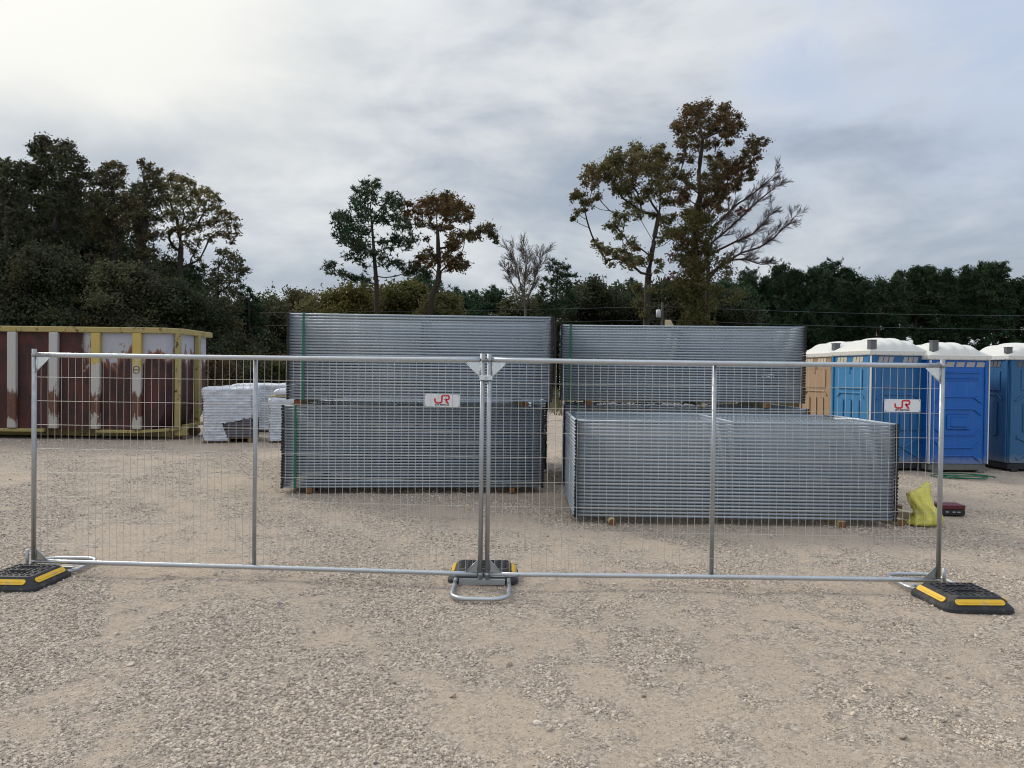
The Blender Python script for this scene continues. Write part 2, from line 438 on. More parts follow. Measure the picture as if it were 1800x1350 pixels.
# ------------------------------------------------------------------ mesh helpers
class MB:
    def __init__(s):
        s.v = []
        s.f = []
        s.mi = []
        s.sm = []
    def _add(s, vs, fs, mi=0, smooth=False):
        o = len(s.v)
        s.v += [tuple(v) for v in vs]
        s.f += [tuple(i + o for i in f) for f in fs]
        s.mi += [mi] * len(fs)
        s.sm += [smooth] * len(fs)
    def box(s, c, d, rz=0.0, mi=0, bev=0.0, mtx=None):
        x, y, z = d[0] / 2, d[1] / 2, d[2] / 2
        if bev > 0:
            b = min(bev, x * .9, y * .9, z * .9)
            vs = []
            for zz_, ins in ((-z, b), (-z + b, 0), (z - b, 0), (z, b)):
                X, Y = x - ins, y - ins
                q = b if ins == 0 else b
                X2, Y2 = x - ins, y - ins
                vs += [(-X2 + q, -Y2, zz_), (X2 - q, -Y2, zz_), (X2, -Y2 + q, zz_), (X2, Y2 - q, zz_),
                       (X2 - q, Y2, zz_), (-X2 + q, Y2, zz_), (-X2, Y2 - q, zz_), (-X2, -Y2 + q, zz_)]
            fs = [tuple(range(7, -1, -1)), tuple(range(24, 32))]
            for L in range(3):
                for i in range(8):
                    j = (i + 1) % 8
                    fs.append((L * 8 + i, L * 8 + j, L * 8 + 8 + j, L * 8 + 8 + i))
        else:
            vs = [(-x, -y, -z), (x, -y, -z), (x, y, -z), (-x, y, -z), (-x, -y, z), (x, -y, z), (x, y, z), (-x, y, z)]
            fs = [(3, 2, 1, 0), (4, 5, 6, 7), (0, 1, 5, 4), (1, 2, 6, 5), (2, 3, 7, 6), (3, 0, 4, 7)]
        T = Matrix.Translation(c) @ (mtx if mtx is not None else Matrix.Rotation(rz, 4, 'Z'))
        s._add([T @ Vector(v) for v in vs], fs, mi)
        return s
    def tube(s, pts, r, n=8, mi=0, cap=True, smooth=True):
        pts = [Vector(p) for p in pts]
        rs = r if isinstance(r, (list, tuple)) else [r] * len(pts)
        vs, fs = [], []
        up = None
        for i, p in enumerate(pts):
            if i == 0:
                tdir = pts[1] - pts[0]
            elif i == len(pts) - 1:
                tdir = pts[-1] - pts[-2]
            else:
                tdir = (pts[i + 1] - pts[i]).normalized() + (pts[i] - pts[i - 1]).normalized()
            if tdir.length < 1e-9:
                tdir = Vector((0, 0, 1))
            tdir.normalize()
            if up is None:
                up = Vector((0, 0, 1)) if abs(tdir.z) < 0.9 else Vector((1, 0, 0))
            a = tdir.cross(up)
            if a.length < 1e-6:
                a = tdir.cross(Vector((0, 1, 0)))
            a.normalize()
            b = a.cross(tdir).normalized()
            up = b
            for k in range(n):
                an = 2 * PI * k / n
                vs.append(p + (a * math.cos(an) + b * math.sin(an)) * rs[i])
        for i in range(len(pts) - 1):
            for k in range(n):
                j = (k + 1) % n
                fs.append((i * n + k, i * n + j, (i + 1) * n + j, (i + 1) * n + k))
        s._add(vs, fs, mi, smooth)
        if cap:
            o = len(s.v) - len(vs)
            s.f.append(tuple(o + k for k in range(n - 1, -1, -1)))
            s.f.append(tuple(o + (len(pts) - 1) * n + k for k in range(n)))
            s.mi += [mi, mi]
            s.sm += [False, False]
        return s
    def prism(s, poly, z0, z1, T=None, mi=0):
        """extrude a CCW polygon (x, y) from z0 to z1, then transform"""
        n = len(poly)
        vs = [Vector((x, y, z0)) for x, y in poly] + [Vector((x, y, z1)) for x, y in poly]
        fs = [tuple(range(n - 1, -1, -1)), tuple(range(n, 2 * n))]
        for i in range(n):
            j = (i + 1) % n
            fs.append((i, j, n + j, n + i))
        if T is not None:
            vs = [T @ v for v in vs]
        s._add(vs, fs, mi)
        return s
    def loft(s, rings, mi=0, smooth=False, cap=True):
        n = len(rings[0])
        vs = [v for r in rings for v in r]
        fs = []
        for i in range(len(rings) - 1):
            for k in range(n):
                j = (k + 1) % n
                fs.append((i * n + k, i * n + j, (i + 1) * n + j, (i + 1) * n + k))
        s._add(vs, fs, mi, smooth)
        if cap:
            o = len(s.v) - len(vs)
            s.f.append(tuple(o + k for k in range(n - 1, -1, -1)))
            s.f.append(tuple(o + (len(rings) - 1) * n + k for k in range(n)))
            s.mi += [mi, mi]
            s.sm += [False, False]
        return s
    def mesh(s, name, mats):
        me = bpy.data.meshes.new(name)
        me.from_pydata(s.v, [], s.f)
        if not isinstance(mats, (list, tuple)):
            mats = [mats]
        for m in mats:
            me.materials.append(m)
        me.polygons.foreach_set('material_index', s.mi)
        me.polygons.foreach_set('use_smooth', s.sm)
        me.update()
        return me
    def build(s, name, mats, parent=None, loc=None, rz=None):
        o = bpy.data.objects.new(name, s.mesh(name, mats))
        COL.objects.link(o)
        if parent is not None:
            o.parent = parent
        if loc is not None:
            o.location = loc
        if rz is not None:
            o.rotation_euler.z = rz
        return o

def tag(o, label=None, cat=None, group=None, kind=None):
    if label: o['label'] = label
    if cat: o['category'] = cat
    if group: o['group'] = group
    if kind: o['kind'] = kind
    return o
def empty(name, loc=(0, 0, 0), rz=0.0, rot=None):
    o = bpy.data.objects.new(name, None)
    COL.objects.link(o)
    o.empty_display_size = 0.2
    o.location = loc
    o.rotation_euler = rot if rot is not None else (0, 0, rz)
    return o
def copy_tree(o, parent=None):
    c = o.copy()
    COL.objects.link(c)
    c.parent = parent
    for ch in o.children:
        copy_tree(ch, c)
    return c
def inst(me, name, parent=None, loc=(0, 0, 0), rot=(0, 0, 0)):
    o = bpy.data.objects.new(name, me)
    COL.objects.link(o)
    o.parent = parent
    o.location = loc
    o.rotation_euler = rot
    return o
def np_mesh(name, V, F, mats, smooth=False, mi=None):
    """V (n,3), F (m,k) numpy arrays, all faces with k corners"""
    me = bpy.data.meshes.new(name)
    k = F.shape[1]
    me.vertices.add(len(V)); me.vertices.foreach_set('co', V.astype(np.float32).ravel())
    me.loops.add(F.size); me.loops.foreach_set('vertex_index', F.astype(np.int32).ravel())
    me.polygons.add(len(F))
    me.polygons.foreach_set('loop_start', np.arange(0, F.size, k, dtype=np.int32))
    me.polygons.foreach_set('loop_total', np.full(len(F), k, dtype=np.int32))
    if smooth:
        me.polygons.foreach_set('use_smooth', np.ones(len(F), dtype=bool))
    for m in (mats if isinstance(mats, (list, tuple)) else [mats]):
        me.materials.append(m)
    if mi is not None:
        me.polygons.foreach_set('material_index', mi.astype(np.int32))
    me.update(calc_edges=True)
    return me

# ------------------------------------------------------------------ ground sheet
def relief(x, y):
    """gentle humps, ruts and hollows of the yard, numpy arrays in and out"""
    z = 0.010 * np.sin(0.9 * x + 0.5 * y + 1.0) * np.sin(1.3 * y - 0.4 * x)
    z += 0.007 * np.sin(3.1 * x + 1.7 * np.sin(0.8 * y)) * np.sin(2.3 * y + 0.9 * x + 0.5)
    z += 0.004 * np.sin(7.3 * x + 2.0 * np.sin(1.9 * y)) * np.sin(6.1 * y + 1.3 * np.sin(2.2 * x))
    fade = np.clip((16 - np.hypot(x, y)) / 6, 0, 1)
    return z * fade
def value_noise(x, y, s, seed):
    rs = np.random.RandomState(seed)
    g = rs.rand(64, 64)
    u, v = (x * s) % 64, (y * s) % 64
    i, j = np.floor(u).astype(int), np.floor(v).astype(int)
    a, b = u - i, v - j
    a = a * a * (3 - 2 * a); b = b * b * (3 - 2 * b)
    i %= 64; j %= 64
    i2, j2 = (i + 1) % 64, (j + 1) % 64
    return (g[i, j] * (1 - a) + g[i2, j] * a) * (1 - b) + (g[i, j2] * (1 - a) + g[i2, j2] * a) * b
def sand_map(x, y):
    """0 where loose gravel lies, 1 on the compacted dusty fines; drawn out along the wheel tracks"""
    bx = x + 0.35 * np.sin(y * 0.7 + 0.6) + 0.12 * np.sin(y * 2.1)
    u, v = bx * 0.82 + y * 0.57, -bx * 0.57 + y * 0.82
    n = 0.32 * value_noise(u, v * 0.30, 2.0, 21) + 0.16 * value_noise(x, y, 1.1, 22) + 0.22 * value_noise(x, y * 0.8, 4.1, 23)
    n += 0.20 * value_noise(x, y, 9.0, 24) + 0.16 * value_noise(x, y, 21.0, 25)
    return np.clip((n - 0.425) * 4.6, 0, 1)
def build_ground():
    ys = [-60, -20, -6, -2, 0.5, 1.5]
    y = 2.2
    while y < 40:
        ys.append(y)
        y *= 1.012
    while y < 900:
        ys.append(y)
        y *= 1.12
    ys.append(1400)
    ys = np.array(ys)
    t = np.linspace(-1, 1, 420)
    xs = np.sign(t) * (np.abs(t) * 9 + np.abs(t) ** 14 * 1200)
    X, Y = np.meshgrid(xs, ys)
    Z = relief(X, Y)
    nx, ny = len(xs), len(ys)
    V = np.stack([X.ravel(), Y.ravel(), Z.ravel()], 1)
    i = np.arange(nx * ny).reshape(ny, nx)
    F = np.stack([i[:-1, :-1].ravel(), i[:-1, 1:].ravel(), i[1:, 1:].ravel(), i[1:, :-1].ravel()], 1)
    gm = np_mesh('ground', V, F, M['ground'], True)
    at = gm.attributes.new('fines', 'FLOAT', 'POINT')
    at.data.foreach_set('value', sand_map(V[:, 0], V[:, 1]).astype(np.float32))
    o = inst(gm, 'ground')
    tag(o, 'pale crushed gravel yard with sandy patches and faint ruts', kind='structure')
build_ground()

# gravel: loose stones scattered as instances
def value_noise(x, y, s, seed):
    rs = np.random.RandomState(seed)
    g = rs.rand(64, 64)
    u, v = (x * s) % 64, (y * s) % 64
    i, j = u.astype(int), v.astype(int)
    a, b = u - i, v - j
    a = a * a * (3 - 2 * a); b = b * b * (3 - 2 * b)
    i2, j2 = (i + 1) % 64, (j + 1) % 64
    i %= 64; j %= 64
    return (g[i, j] * (1 - a) + g[i2, j] * a) * (1 - b) + (g[i, j2] * (1 - a) + g[i2, j2] * a) * b
def build_gravel():
    rs = np.random.RandomState(3)
    pts, scl = [], []
    for (y0, y1, dens, smin, smax, power) in ((2.6, 3.6, 15000, 0.0016, 0.0085, 2.2), (3.6, 4.8, 9500, 0.0020, 0.0090, 2.2), (4.8, 6.6, 5200, 0.0028, 0.0095, 2.0),
                                            (6.6, 10, 1700, 0.0040, 0.0105, 2.0), (10, 17, 420, 0.006, 0.013, 1.6)):
        w0 = y1 * 0.76 + 0.3
        n = int(dens * (y1 - y0) * 2 * w0)
        x = rs.uniform(-w0, w0, n); y = rs.uniform(y0, y1, n)
        keep = np.abs(x) < y * 0.76 + 0.3
        c = 0.75 - 0.6 * sand_map(x, y) + rs.uniform(-.05, .05, n)
        prob = np.clip((c - 0.10) * 1.35, 0.40, 1.0)
        keep &= rs.rand(n) < prob
        x, y, c = x[keep], y[keep], c[keep]
        s = smin + (smax - smin) * rs.rand(len(x)) ** power
        s *= 0.48 + 0.62 * np.clip((c - 0.35) * 3, 0, 1)
        z = relief(x, y) + s * 0.10
        pts.append(np.stack([x, y, z], 1)); scl.append(s)
    # a few larger loose stones
    n = 260
    y = rs.uniform(2.7, 11, n); x = rs.uniform(-1, 1, n) * (y * 0.75)
    s = rs.uniform(0.009, 0.017, n)
    pts.append(np.stack([x, y, relief(x, y) + s * 0.15], 1)); scl.append(s)
    P = np.concatenate(pts); S = np.concatenate(scl)
    me = bpy.data.meshes.new('gravel')
    me.vertices.add(len(P)); me.vertices.foreach_set('co', P.astype(np.float32).ravel())
    a = me.attributes.new('stone_size', 'FLOAT', 'POINT')
    a.data.foreach_set('value', S.astype(np.float32))
    me.update()
    ob = inst(me, 'gravel')
    tag(ob, 'loose grey and tan crushed stones strewn over the yard', 'gravel', kind='stuff')
    ng = bpy.data.node_groups.new('scatter_stones', 'GeometryNodeTree')
    ng.interface.new_socket('Geometry', in_out='INPUT', socket_type='NodeSocketGeometry')
    ng.interface.new_socket('Geometry', in_out='OUTPUT', socket_type='NodeSocketGeometry')
    N, L = ng.nodes, ng.links
    gi = N.new('NodeGroupInput'); go = N.new('NodeGroupOutput')
    g2i = N.new('GeometryNodeGeometryToInstance')
    for k in range(7):
        ico = N.new('GeometryNodeMeshIcoSphere')
        ico.inputs['Radius'].default_value = 1.0
        ico.inputs['Subdivisions'].default_value = 2
        pos = N.new('GeometryNodeInputPosition')
        add = N.new('ShaderNodeVectorMath'); add.operation = 'ADD'
        add.inputs[1].default_value = (k * 3.7, k * 1.9, -k * 2.3)
        nt = N.new('ShaderNodeTexNoise'); nt.inputs['Scale'].default_value = 0.9; nt.inputs['Detail'].default_value = 1.5
        L.new(pos.outputs[0], add.inputs[0]); L.new(add.outputs[0], nt.inputs['Vector'])
        sub = N.new('ShaderNodeVectorMath'); sub.operation = 'SUBTRACT'; sub.inputs[1].default_value = (0.5, 0.5, 0.5)
        L.new(nt.outputs['Color'], sub.inputs[0])
        sc = N.new('ShaderNodeVectorMath'); sc.operation = 'SCALE'; sc.inputs['Scale'].default_value = 1.9
        L.new(sub.outputs[0], sc.inputs[0])
        sp = N.new('GeometryNodeSetPosition')
        L.new(ico.outputs['Mesh'], sp.inputs['Geometry']); L.new(sc.outputs[0], sp.inputs['Offset'])
        tr = N.new('GeometryNodeTransform')
        tr.inputs['Scale'].default_value = (1.0 + 0.25 * (k % 3), 1.0, 0.62 + 0.08 * (k % 4))
        L.new(sp.outputs[0], tr.inputs['Geometry'])
        sm = N.new('GeometryNodeSetMaterial'); sm.inputs['Material'].default_value = M['stone']
        L.new(tr.outputs[0], sm.inputs['Geometry'])
        L.new(sm.outputs[0], g2i.inputs[0])
    iop = N.new('GeometryNodeInstanceOnPoints')
    L.new(gi.outputs[0], iop.inputs['Points'])
    L.new(g2i.outputs[0], iop.inputs['Instance'])
    iop.inputs['Pick Instance'].default_value = True
    rv = N.new('FunctionNodeRandomValue'); rv.data_type = 'FLOAT_VECTOR'
    rv.inputs[0].default_value = (-0.5, -0.5, 0); rv.inputs[1].default_value = (0.5, 0.5, 6.283)
    L.new(rv.outputs[0], iop.inputs['Rotation'])
    at = N.new('GeometryNodeInputNamedAttribute'); at.data_type = 'FLOAT'
    at.inputs['Name'].default_value = 'stone_size'
    L.new(at.outputs[0], iop.inputs['Scale'])
    L.new(iop.outputs[0], go.inputs[0])
    md = ob.modifiers.new('scatter', 'NODES')
    md.node_group = ng
    print('stones', len(P))
build_gravel()

# ------------------------------------------------------------------ fence panels
POST_L = 1.752
RAIL_IN = 0.047          # rail centre below the end of the post
TR = 0.019              # tube radius
def wire_mb(L, wr=0.0019, n=4, jitter=0.0, seed=0, hor_front=True):
    """vertical and horizontal wires in the plane x-z (upright panel), welded at the crossings"""
    rs = random.Random(seed)
    mb = MB()
    nv = int(round(L / 0.0568))
    z0, z1 = RAIL_IN, POST_L - RAIL_IN
    for i in range(1, nv):
        x = L * i / nv
        j = [rs.uniform(-jitter, jitter) for _ in range(4)]
        pts = [(x, 0.0, z0)] + [(x + j[k], rs.uniform(-jitter, jitter) * .5, z0 + (z1 - z0) * (k + 1) / 5) for k in range(4)] + [(x, 0.0, z1)] if jitter else [(x, 0, z0), (x, 0, z1)]
        mb.tube(pts, wr, n, cap=False)
    for k in range(1, 9):
        z = z1 - 0.178 - (k - 1) * 0.1905
        if z < z0 + 0.05: break
        pts = [(0, -0.003, z)] + [(L * q / 6, -0.003 + rs.uniform(-jitter, jitter) * .6, z + rs.uniform(-jitter, jitter) * .6) for q in range(1, 6)] + [(L, -0.003, z)]
        mb.tube(pts, wr * 0.85, n, cap=False)
    return mb
def gusset_mb(x, z, sx, sz, size=0.115):
    """triangular plate in the corner (x, z), reaching sx and sz ways, folded lip on the long edge"""
    mb = MB()
    T = Matrix(((1, 0, 0, 0), (0, 0, -1, 0), (0, 1, 0, 0), (0, 0, 0, 1)))
    a = [(x, z), (x + sx * size, z), (x, z + sz * size * 1.02)]
    if sx * sz < 0: a = [a[0], a[2], a[1]]
    mb.prism(a, -0.002, 0.002, T)
    d = Vector((x + sx * size, -0.006, z)); e = Vector((x, -0.006, z + sz * size * 1.02))
    mb.tube([d, e], 0.0045, 5)
    mb.tube([(x + sx * 0.004, -0.005, z + sz * 0.01), (x + sx * .004, -0.005, z + sz * size)], 0.004, 5)
    return mb
def upright_panel(p0, p1, label, lean, seed, gap=0.0):
    p0 = Vector((p0[0], p0[1], 0)); p1 = Vector((p1[0], p1[1], 0))
    L = (p1 - p0).length
    rz = math.atan2(p1.y - p0.y, p1.x - p0.x)
    root = empty('mesh_fence', (p0.x, p0.y, 0.045), rz)
    tag(root, label, 'fence panel', 'standing fence panels')
    for x in (0, L):
        mb = MB()
        mb.tube([(x, 0, 0), (x, 0, POST_L)], 0.0178, 14)
        # flattened weld of the rail mouths
        for z in (RAIL_IN, POST_L - RAIL_IN):
            mb.tube([(x, 0, z - 0.012), (x, 0, z + 0.012)], 0.0205, 12)
        mb.build('post', M['steel_dull'], root)
    for z in (RAIL_IN, POST_L - RAIL_IN):
        mb = MB()
        bow = -0.004 if z > 1 else 0.003
        pts = [(0.02 + (L - 0.04) * k / 12, 0, z + bow * math.sin(PI * k / 12)) for k in range(13)]
        mb.tube(pts, 0.0185, 16)
        mb.build('rail', M['steel'], root)
    mb = MB()
    mb.tube([(L / 2, 0.028, RAIL_IN - 0.005), (L / 2, 0.028, POST_L - RAIL_IN - 0.01)], 0.0165, 14)
    mb.build('middle_post', M['steel_dull'], root)
    wire_mb(L, 0.00165, 4, 0.0022, seed).build('wire_mesh', M['wire'], root)
    for (x, sx) in ((0.018, 1), (L - 0.018, -1)):
        gusset_mb(x, POST_L - RAIL_IN - 0.018, sx, -1).build('gusset_plate', M['steel_bright'], root)
        gusset_mb(x, RAIL_IN + 0.018, sx, 1, 0.092).build('gusset_plate', M['steel_dull'], root)
    return root, L, rz
PL, PC1, PC2, PR = (-3.825, 5.92), (-0.228, 5.70), (-0.175, 5.70), (3.31, 5.69)
panel_a, LA, RA = upright_panel(PL, PC1, 'standing grey mesh fence panel on the left, in front of the rusty dumpster', 0, 1)
panel_b, LB, RB = upright_panel(PC2, PR, 'standing grey mesh fence panel on the right, in front of the portable toilets', 0, 2)

# clamp joining the two middle posts
cl = empty('panel_clamp', (-0.2015, 5.679, 1.612))
tag(cl, 'small steel clamp bolting the two middle posts together near their tops', 'clamp')
MB().box((0, 0.0, 0), (0.094, 0.006, 0.036), bev=0.002).box((0, 0.042, 0), (0.094, 0.006, 0.036), bev=0.002).box((-0.047, .021, 0), (0.006, 0.036, 0.036)).box((0.047, .021, 0), (0.006, 0.036, 0.036)).build('clamp_plate', M['steel_bright'], cl)
MB().tube([(0, -0.014, 0), (0, 0.05, 0)], 0.010, 8).build('bolt', M['steel'], cl)

# ------------------------------------------------------------------ signs
def logo_mesh(name):
    """red J and R joined on one stem, flat print 0.5 mm proud; size 1 x 0.52"""
    mb = MB()
    T = Matrix(((1, 0, 0, 0), (0, 0, -1, 0), (0, 1, 0, 0), (0, 0, 0, 1)))
    def stroke(pts, wd):
        pts = [Vector((a, b)) for a, b in pts]
        L, Rr = [], []
        for i, p in enumerate(pts):
            if i == 0: d = pts[1] - p
            elif i == len(pts) - 1: d = p - pts[i - 1]
            else: d = (pts[i + 1] - p).normalized() + (p - pts[i - 1]).normalized()
            d.normalize(); n = Vector((-d.y, d.x))
            k = 1.0
            if 0 < i < len(pts) - 1:
                dd = (p - pts[i - 1]).normalized()
                k = 1.0 / max(0.6, n.dot(Vector((-dd.y, dd.x))))
            L.append(p + n * wd / 2 * k); Rr.append(p - n * wd / 2 * k)
        for i in range(len(pts) - 1):
            q = [Rr[i], Rr[i + 1], L[i + 1], L[i]]
            mb.prism([(v.x, v.y) for v in q], 0.0, 0.0006, T)
    wd = 0.105
    stroke([(-0.43, 0.04), (-0.43, -0.13), (-0.385, -0.205), (-0.31, -0.235), (-0.10, -0.235), (-0.03, -0.205), (0.0, -0.13), (0.0, 0.16), (0.03, 0.205), (0.09, 0.22), (0.36, 0.22), (0.415, 0.205), (0.44, 0.155), (0.44, 0.06), (0.415, 0.005), (0.36, -0.02), (0.20, -0.02)], wd)
    stroke([(0.19, 0.02), (0.40, -0.28)], wd * 1.15)
    return mb.mesh(name, M['sign_red'])
def text_mesh(txt, size, material):
    cu = bpy.data.curves.new('lettering', 'FONT')
    cu.body = txt
    cu.size = size
    cu.align_x = 'CENTER'; cu.align_y = 'CENTER'
    cu.extrude = 0.0003
    cu.offset = 0.0006
    tmp = bpy.data.objects.new('lettering_tmp', cu)
    COL.objects.link(tmp)
    bpy.context.view_layer.update()
    dg = bpy.context.evaluated_depsgraph_get()
    me = bpy.data.meshes.new_from_object(tmp.evaluated_get(dg))
    me.name = 'lettering'
    me.materials.clear(); me.materials.append(material)
    bpy.data.objects.remove(tmp)
    bpy.data.curves.remove(cu)
    return me
LOGO = logo_mesh('logo')
TXT = text_mesh('JETS RENTALS', 0.0175, M['sign_black'])
def make_sign(px, py, d, rz, tilt, label, wdt=0.275, hgt=0.098):
    root = empty('rental_sign', (wx(px, d), d, wz(px, py, d)), rot=(0, tilt, rz))
    tag(root, label, 'sign', 'rental signs on the fence mesh')
    mb = MB()
    nx = 10
    vs, fs = [], []
    rings = []
    for i in range(nx + 1):
        x = -wdt / 2 + wdt * i / nx
        yb = 0.0025 * math.sin(i * 0.9)*0
        rings.append([(x, yb - 0.0015, -hgt / 2), (x, yb + 0.0015, -hgt / 2), (x, yb + 0.0015, hgt / 2), (x, yb - 0.0015, hgt / 2)])
    mb.loft(rings)
    mb.build('board', M['sign_white'], root)
    lo = inst(LOGO, 'logo', root, (-0.002, -0.0017, 0.011))
    lo.scale = (0.126, 1, 0.126)
    tx = inst(TXT, 'lettering', root, (0.0, -0.0023, -0.034), (PI / 2, 0, 0))
    for (sx, sz) in ((-1, 1), (1, 1), (-1, -1), (1, -1)):
        mb = MB()
        x, z = sx * (wdt / 2 - 0.008), sz * (hgt / 2 - 0.008)
        mb.tube([(x, -0.004, z - 0.004), (x, -0.004, z + 0.004)], 0.0016, 5)
        mb.tube([(x, -0.003, z + .003), (x, 0.012, z + .003)], 0.0014, 5)
        mb.build('cable_tie', M['sign_black'], root)
    return root
make_sign(777.5, 704, 5.755 - 0.008, RA, rad(0.8), 'white plastic sign with red monogram tied to the left standing panel')
make_sign(1587, 713, 5.692 - 0.008, RB, rad(0.3), 'white plastic sign with red monogram tied to the right standing panel, before the blue toilets')

# ------------------------------------------------------------------ fence feet
def stadium(hx, hy, r, n=8):
    pts = []
    for (cx, cy, a0) in ((hx - r, hy - r, 0), (-hx + r, hy - r, 90), (-hx + r, -hy + r, 180), (hx - r, -hy + r, 270)):
        for k in range(n + 1):
            a = rad(a0 + 90 * k / n)
            pts.append((cx + r * math.cos(a), cy + r * math.sin(a)))
    return pts
def fence_stand(cx, y0, y1, half, bar_y, peg_xs, peg_h, label):
    """tubular loop lying on the ground with a cross bar that carries the pegs"""
    cy, hy = (y0 + y1) / 2, (y1 - y0) / 2
    root = empty('fence_stand', (cx, cy, 0.0))
    tag(root, label, 'fence stand', 'tubular fence stands')
    pl = stadium(half, hy, 0.13)
    pl = pl + [pl[0]]
    MB().tube([(x, y, 0.030) for x, y in pl], 0.0165, 12, cap=False).build('loop_tube', M['steel'], root)
    mb = MB()
    by = bar_y - cy
    mb.box((0, by, 0.050), (half * 2 - 0.06, 0.040, 0.006), bev=0.002)
    mb.box((0, by - 0.021, 0.034), (half * 2 - 0.06, 0.005, 0.038))
    mb.build('cross_bar', M['steel_dull'], root)
    for px_, h in zip(peg_xs, peg_h):
        MB().tube([(px_ - cx, by + 0.004, 0.03), (px_ - cx, by + 0.004, h)], 0.0135, 12).build('peg', M['steel_dull'], root)
    return root
fence_stand(-0.213, 5.27, 6.05, 0.208, 5.70, (), (), 'steel tube loop stand under the two middle posts, its open end towards the viewer')
fence_stand(3.30, 5.63, 6.10, 0.213, 5.70, (3.365,), (0.185,), 'steel tube loop stand under the right end post, half beneath a rubber block')
fence_stand(-3.71, 5.82, 6.27, 0.235, 5.925, (-3.882,), (0.185,), 'steel tube loop stand under the left end post, half beneath a rubber block')

def rounded_rect(hx, hy, r, z, n=4):
    return [(x, y, z) for x, y in stadium(hx, hy, r, n)]
def make_block(cx, cy, hx, hy, rz, label, sides=(0, 1, 2, 3)):
    root = empty('rubber_block', (cx, cy, 0.004), rz)
    tag(root, label, 'rubber weight', 'rubber weight blocks on the stands')
    H = 0.098
    prof = [(0.0, 0.0), (0.004, 0.022), (0.020, 0.040), (0.060, 0.082), (0.072, 0.096), (0.085, H)]
    rings = [rounded_rect(hx - i, hy - i, max(0.075 - i * 0.4, 0.02), z) for i, z in prof]
    mb = MB()
    mb.loft(rings, smooth=False)
    mb.build('block_body', M['rubber'], root)
    # ribbed tread and two hand slots on top
    mb = MB()
    tx, ty = hx - 0.11, hy - 0.11
    nx_, ny_ = 7, 8
    for i in range(nx_):
        for j in range(ny_):
            x = -tx + 2 * tx * i / (nx_ - 1); y = -ty + 2 * ty * j / (ny_ - 1)
            if j in (2, 5) and 1 < i < 5: continue
            mb.box((x + (0.010 if j % 2 else 0), y, H + 0.003), (tx * 2 / nx_ * 0.62, ty * 2 / ny_ * 0.5, 0.008), bev=0.002)
    for j in (2, 5):
        y = -ty + 2 * ty * j / (ny_ - 1)
        for s in (-1, 1):
            mb.box((0, y + s * 0.017, H + 0.004), (tx * 1.05, 0.006, 0.010), bev=0.002)
    mb.build('tread', M['rubber'], root)['kind'] = 'stuff'
    # four yellow strips on the slopes
    for side, (hh, ln) in enumerate(((hy, hx), (hx, hy), (hy, hx), (hx, hy))):
        if side not in sides: continue
        ang = side * PI / 2
        T = Matrix.Rotation(ang, 4, 'Z') @ Matrix.Translation((0, -(hh - 0.040), 0.064)) @ Matrix.Rotation(math.atan2(0.042, 0.040), 4, 'X')
        l2 = ln - 0.085
        poly = stadium(l2, 0.0215, 0.0205, 5)
        mb = MB()
        mb.prism(poly, 0.0, 0.006, T)
        mb.prism(stadium(l2 - 0.03, 0.006, 0.005, 3), 0.006, 0.009, T)
        mb.build('reflector_strip', M['yellow_strip'], root)
    return root
make_block(-0.210, 5.965, 0.28, 0.215, 0.0, 'black rubber block behind the two middle posts, yellow strips at its ends', (1, 3))
make_block(3.325, 5.425, 0.262, 0.255, rad(1.0), 'black rubber block with yellow strips in front of the right end post')
make_block(-3.71, 5.625, 0.245, 0.255, rad(-1), 'black rubber block with yellow strips, before the left end post')

# ------------------------------------------------------------------ stacked panels
SL = 3.50
def flat_panel_parts():
    parts = []
    mb = MB(); mb.tube([(0, 0, 0), (0, POST_L, 0)], TR * 0.96, 10); parts.append(('post', mb, 0))
    mb = MB(); mb.tube([(SL, 0, 0), (SL, POST_L, 0)], TR * 0.96, 10); parts.append(('post', mb, 0))
    mb = MB(); mb.tube([(0.012, RAIL_IN, 0), (SL - .012, RAIL_IN, 0)], 0.0130, 12); parts.append(('rail', mb, 0))
    mb = MB(); mb.tube([(0.012, POST_L - RAIL_IN, 0), (SL - .012, POST_L - RAIL_IN, 0)], 0.0165, 8); parts.append(('rail', mb, 0))
    mb = MB(); mb.tube([(SL / 2, RAIL_IN, -0.001), (SL / 2, POST_L - RAIL_IN, -0.001)], 0.014, 6); parts.append(('middle_post', mb, 0))
    return parts
def shade_stub(mb, x, sgn):
    # dark sleeve: shade of the tube mouth and unlit stub, painted on
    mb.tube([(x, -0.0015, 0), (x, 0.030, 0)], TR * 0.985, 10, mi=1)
FP = []
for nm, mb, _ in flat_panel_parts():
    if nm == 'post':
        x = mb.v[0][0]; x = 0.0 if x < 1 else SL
        shade_stub(mb, x, 1)
        FP.append((nm, mb.mesh(nm, [M['stack_steel'], M['stack_shade']])))
    else:
        FP.append((nm, mb.mesh(nm, M['stack_steel'])))
def flat_wires():
    V, F = [], []
    mb = MB()
    nv = int(round(SL / 0.0568))
    for i in range(1, nv):
        x = SL * i / nv
        mb.tube([(x, RAIL_IN, 0.0), (x, POST_L - RAIL_IN, 0.0)], 0.0015, 3, cap=False)
    for k in range(8):
        y = POST_L - RAIL_IN - 0.178 - k * 0.1905
        mb.tube([(0, y, 0.003), (SL, y, 0.003)], 0.0015, 3, cap=False)
    for x, sx in ((0.016, 1), (SL - 0.016, -1)):
        for y, sy in ((RAIL_IN, 1), (POST_L - RAIL_IN, -1)):
            a = [(x, y), (x + sx * 0.11, y), (x, y + sy * 0.11)]
            if sx * sy < 0: a = [a[0], a[2], a[1]]
            mb.prism(a, 0.0115, 0.0145)
    return mb
me_w = flat_wires().mesh('wire_mesh', M['stack_steel'])
FP.append(('wire_mesh', me_w))
PITCH = 0.0385
rsk = random.Random(5)
